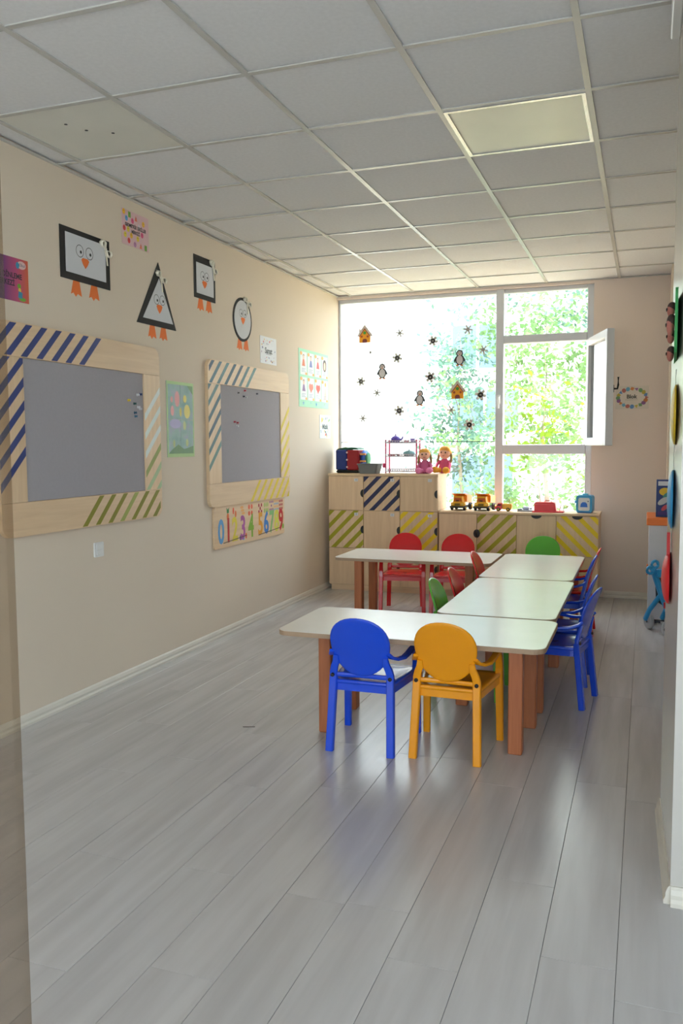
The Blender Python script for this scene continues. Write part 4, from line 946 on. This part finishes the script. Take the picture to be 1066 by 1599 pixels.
for s in (-1, 1):
    x = -.075 if s < 0 else .055
    MB().sweep([(x+.03, -.14, .06), (x+.035, -.10, .16), (x+.02, -.02, .28), (x-.005, .02, .40), (x-.035, .0, .455), (x-.05, -.02, .465)], rrect(-.017, -.02, .017, .02, .006, 1), (0, 1, 0)).build('side_frame', CY, sl)
    MB().sweep([(x+.02, -.02, .28), (x-.005, .09, .15), (x-.01, .14, .07)], rrect(-.013, -.015, .013, .015, .004, 1), (0, 1, 0)).build('rear_strut', CY, sl)
    hn = MB()
    for (hx, hz) in ((x-.062, .452), (x-.028, .492)): hn.tube([(hx+.024*math.cos(2*PI*i/14), -.01, hz+.024*math.sin(2*PI*i/14)) for i in range(14)], .011, 6, closed=True)
    hn.build('ring_grip', CY, sl)
    for y in (-.14, .14):
        wh = MB().lathe([(0, -.016), (.03, -.018), (.048, -.016), (.054, -.009), (.054, .009), (.048, .016), (0, .016)], axis='y' if False else 'x', n=18).build('wheel', paint((186, 188, 192)), sl, (x+(.0 if y < 0 else .02), y, .054))
        MB().lathe([(0, -.018), (.010, -.018), (.010, .018), (0, .018)], axis='x', n=10).build('hub', paint((90, 92, 96)), wh)
MB().tube([(-.08, -.14, .054), (.07, -.14, .054)], .006, 6).build('front_axle', paint((90, 92, 96)), sl); MB().tube([(-.07, .14, .054), (.08, .14, .054)], .006, 6).build('rear_axle', paint((90, 92, 96)), sl)
MB().add([(-.06, -.08, .20), (.075, -.08, .20), (.08, .05, .22), (-.055, .05, .22), (-.05, .08, .38), (.075, .08, .38)], [(0,1,2,3), (3,2,5,4)]).build('fabric_seat', paint((70, 76, 84), .9), sl)
MB().box(-.07, -.09, .19, .085, -.075, .235, c=.004).build('footrest', paint((196, 40, 60)), sl)
MB().box(-.09, -.03, .40, .06, .0, .46, c=.006).build('canopy_hinge', CY, sl)

# ------------------------------------------------------------------ decorations on the pillar side, seen nearly edge on
def puff(y, z, ry, rz, th, rgb, name, lab, drop=0):
    xw = 2.888-(y-2.55)/.65*.018
    t = thing(name, lab, 'wall decoration', (xw-.0012, y, z), -PI/2-.0277)   # -y local faces the room side (-x)
    b_ = MB(); n = 28; vs = []; K = 5
    for j in range(K+1):
        f_ = j/K
        for i in range(n):
            a = 2*PI*i/n; s_ = math.sin(a); nar = 1-drop*(.5-.5*s_)*1.0
            vs.append((ry*math.cos(a)*nar*math.cos(f_*PI/2), -th*math.sin(f_*PI/2)-.001, rz*s_*math.cos(f_*PI/2)))
    b_.add(vs, [(j*n+i, j*n+(i+1) % n, (j+1)*n+(i+1) % n, (j+1)*n+i) for j in range(K) for i in range(n)]+[tuple(reversed(range(n)))], 0, True)
    b_.build('puffed_shape', paint(rgb, .5), t)
    return t
# rotate so that local -y points to -x: rotation -90 degrees about z
ye = puff(2.84, 1.435, .15, .095, .016, (226, 190, 40), 'paper_balloon', 'yellow paper balloon on the pillar side'); ye['group'] = 'paper balloons on the pillar'
bl = puff(2.88, 1.168, .15, .095, .018, (48, 150, 206), 'paper_balloon', 'blue paper balloon on the pillar side', .1); bl['group'] = 'paper balloons on the pillar'
re_ = puff(2.95, .905, .14, .085, .026, (226, 34, 40), 'paper_balloon', 'red paper balloon with a tapering top on the pillar side'); re_['group'] = 'paper balloons on the pillar'
MB().prism([(-.03, .075), (.03, .075), (.016, .15), (-.016, .15)], -.012, -.002).build('neck', paint((214, 40, 44), .5), re_)
for q, (za, zb) in ((ye, (-.17, -.095)), (bl, (-.17, -.095)), (ye, (.095, .14))): MB().tube([(0, -.003, za), (.002, -.004, (za+zb)/2), (0, -.003, zb)], .0012, 5).build('string', paint((220, 220, 214)), q)
gpn = thing('felt_panel', 'green felt panel with paper faces high on the pillar side', 'wall decoration', (2.8785, 2.86, 1.60), -PI/2-.0277)
MB().prism(rrect(-.2, .01, .2, .2, .02, 3), -.010, -.002).build('panel', paint((70, 160, 92), .8), gpn)
for (x, z, rr_) in ((-.19, .042, .024), (-.2, .10, .022), (-.19, .145, .02), (.1, .1, .03), (.0, .16, .022)):
    f_ = MB().ball((x, -.022, z), (rr_, .012, rr_), 14, 0, 8).build('paper_face', paint((196, 120, 108), .7), gpn)
    MB().ball((x, -.019, z+rr_*.45), (rr_*1.05, .014, rr_*.7), 12, 0, 8).build('hair', paint((66, 44, 38), .7), f_)
    for s in (-1, 1): MB().ball((x+s*rr_*.35, -.034, z+.002), (.005, .003, .005), 6, 0, 5).build('eye', M['black'], f_)
tag(MB().box(2.838, 2.552, 2.632, 2.868, 3.0, 2.7355, c=.004).build('cable_trunking', M['white_plastic']), 'white plastic trunking under the ceiling on the pillar side', 'trunking')
tag(MB().prism([(0, 0), (.055, .018), (.054, .022), (-.001, .004)], .0003, .002, axis='z').build('floor_scrap', paint((100, 84, 78)), None, (1.005, 3.54, 0)), 'tiny dark scrap lying on the floor', 'scrap')

# ------------------------------------------------------------------ outdoors
tag(MB().box(-40, YB+.21, -.9, 40, 60, -.25).build('ground', mat('warm_sand_paving', (176, 160, 128), .9, .05, .5)), 'warm sunlit paving outside the back window', 'ground', kind='structure')
tag(MB().box(XR+.25, -40, -.9, 40, YB+.2, -.3).box(-40, -40, -.9, XR+.2, YR-.25, -.3).build('ground_front', mat('grey_paving', (186, 184, 180), .9, .05, .5)), 'grey paving outside the entrance area', 'ground', kind='structure')
bd = thing('white_building', 'bright white building across the yard seen through the window', 'building', (-6, 17, -.25))
MB().box(-9, 0, 0, 12.5, 6, 11).build('wall', mat('white_render', (244, 243, 240), .8, .02, 1), bd)
GB = mat('bluish_window_glass', (112, 134, 158), .4, .08, 2)
for (x0, z0_, x1, z1_) in ((5.08, 3.1, 6.1, 3.95), (5.08, 1.85, 6.4, 2.65), (5.08, .5, 6.3, 1.35), (9.0, 2.3, 10.2, 3.6), (1.0, 6.2, 2.2, 7.6), (5.1, 6.2, 6.2, 7.6)):
    f_ = MB().box(x0-.05, -.06, z0_-.05, x1+.05, -.001, z1_+.05).build('window', M['pvc'], bd); MB().box(x0, -.075, z0_, x1, -.061, z1_).build('pane', GB, f_)
    MB().box((x0+x1)/2-.03, -.085, z0_, (x0+x1)/2+.03, -.0755, z1_).build('glazing_bar', M['pvc'], f_)
def tree(label, x, y, zc, rx, ry, rz, n, mname, seed, trunk_r=.07, size=.07, name='leafy_tree', holes=.0):
    r_ = random.Random(seed); g = -.25
    t = thing(name, label, 'tree', (x, y, g))
    zc -= g; br = MB()
    br.tube([(0, 0, 0), (.05, .02, zc*.3), (-.03, .03, zc*.65), (.02, 0, zc+rz*.1)], trunk_r, 8, scale=[1.2, 1, .8, .3])
    tips = []
    for k_ in range(9):
        a = r_.uniform(0, 2*PI); h0 = zc*.45+r_.random()*(rz*.8+zc*.3); d = r_.uniform(.5, .95)
        tip = (rx*d*math.cos(a), ry*d*math.sin(a), zc+rz*r_.uniform(-.85, .85))
        mid = (tip[0]*.5, tip[1]*.5, (h0+tip[2])/2+.08); br.tube([(0, 0, h0), mid, tip], trunk_r*.22, 5, scale=[1, .7, .3]); tips += [tip, mid]
    br.build('trunk', M['trunk'], t)
    lv = MB(); vs = []; fs = []
    cl = [(r_.gauss(0, .42)*rx, r_.gauss(0, .42)*ry, zc+r_.gauss(0, .45)*rz) for _ in range(n//28)]+tips
    for k_ in range(n):
        c = r_.choice(cl); p = Vector((c[0]+r_.gauss(0, .13), c[1]+r_.gauss(0, .13), c[2]+r_.gauss(0, .12)))
        d = Vector((r_.gauss(0, 1), r_.gauss(0, 1), r_.gauss(-.3, .7))).normalized(); sd_ = d.cross(Vector((r_.gauss(0, 1), r_.gauss(0, 1), r_.gauss(0, 1)))).normalized()
        s_ = size*r_.uniform(.6, 1.3); o = len(vs)
        vs += [p, p+d*s_*.5+sd_*s_*.27, p+d*s_, p+d*s_*.5-sd_*s_*.27]; fs.append((o, o+1, o+2, o+3))
    lv.add(vs, fs); f_ = lv.build('foliage', M[mname], t); f_['kind'] = 'stuff'
    return t
tree('leafy green tree outside behind the right-hand panes', 1.35, 13.0, 2.2, 1.25, .9, 2.1, 3800, 'leaf', 1, .035, .10)
tree('cool green tree outside behind the right part of the big pane', -.35, 14.9, 2.3, .8, .7, 2.1, 2200, 'leaf_cool', 2, .035, .11)
tree('taller tree outside rising above the transom', 2.3, 15.6, 4.3, 1.8, .7, 1.6, 3600, 'leaf_cool', 5, .05, .11)
tree('slender sapling with lime leaves just outside the open casement', 1.62, 10.2, 1.5, .34, .35, .7, 230, 'leaf_lime', 9, .012, .09, 'young_tree')
def bush(x, y, label, seed):
    return tree(label, x, y, .40, .45, .4, .5, 1500, 'leaf', seed, .02, .075, 'leafy_bush')
bush(.95, 11.2, 'round green bush outside under the casement', 21); bush(2.25, 11.4, 'green bush outside at the right end of the window', 22)
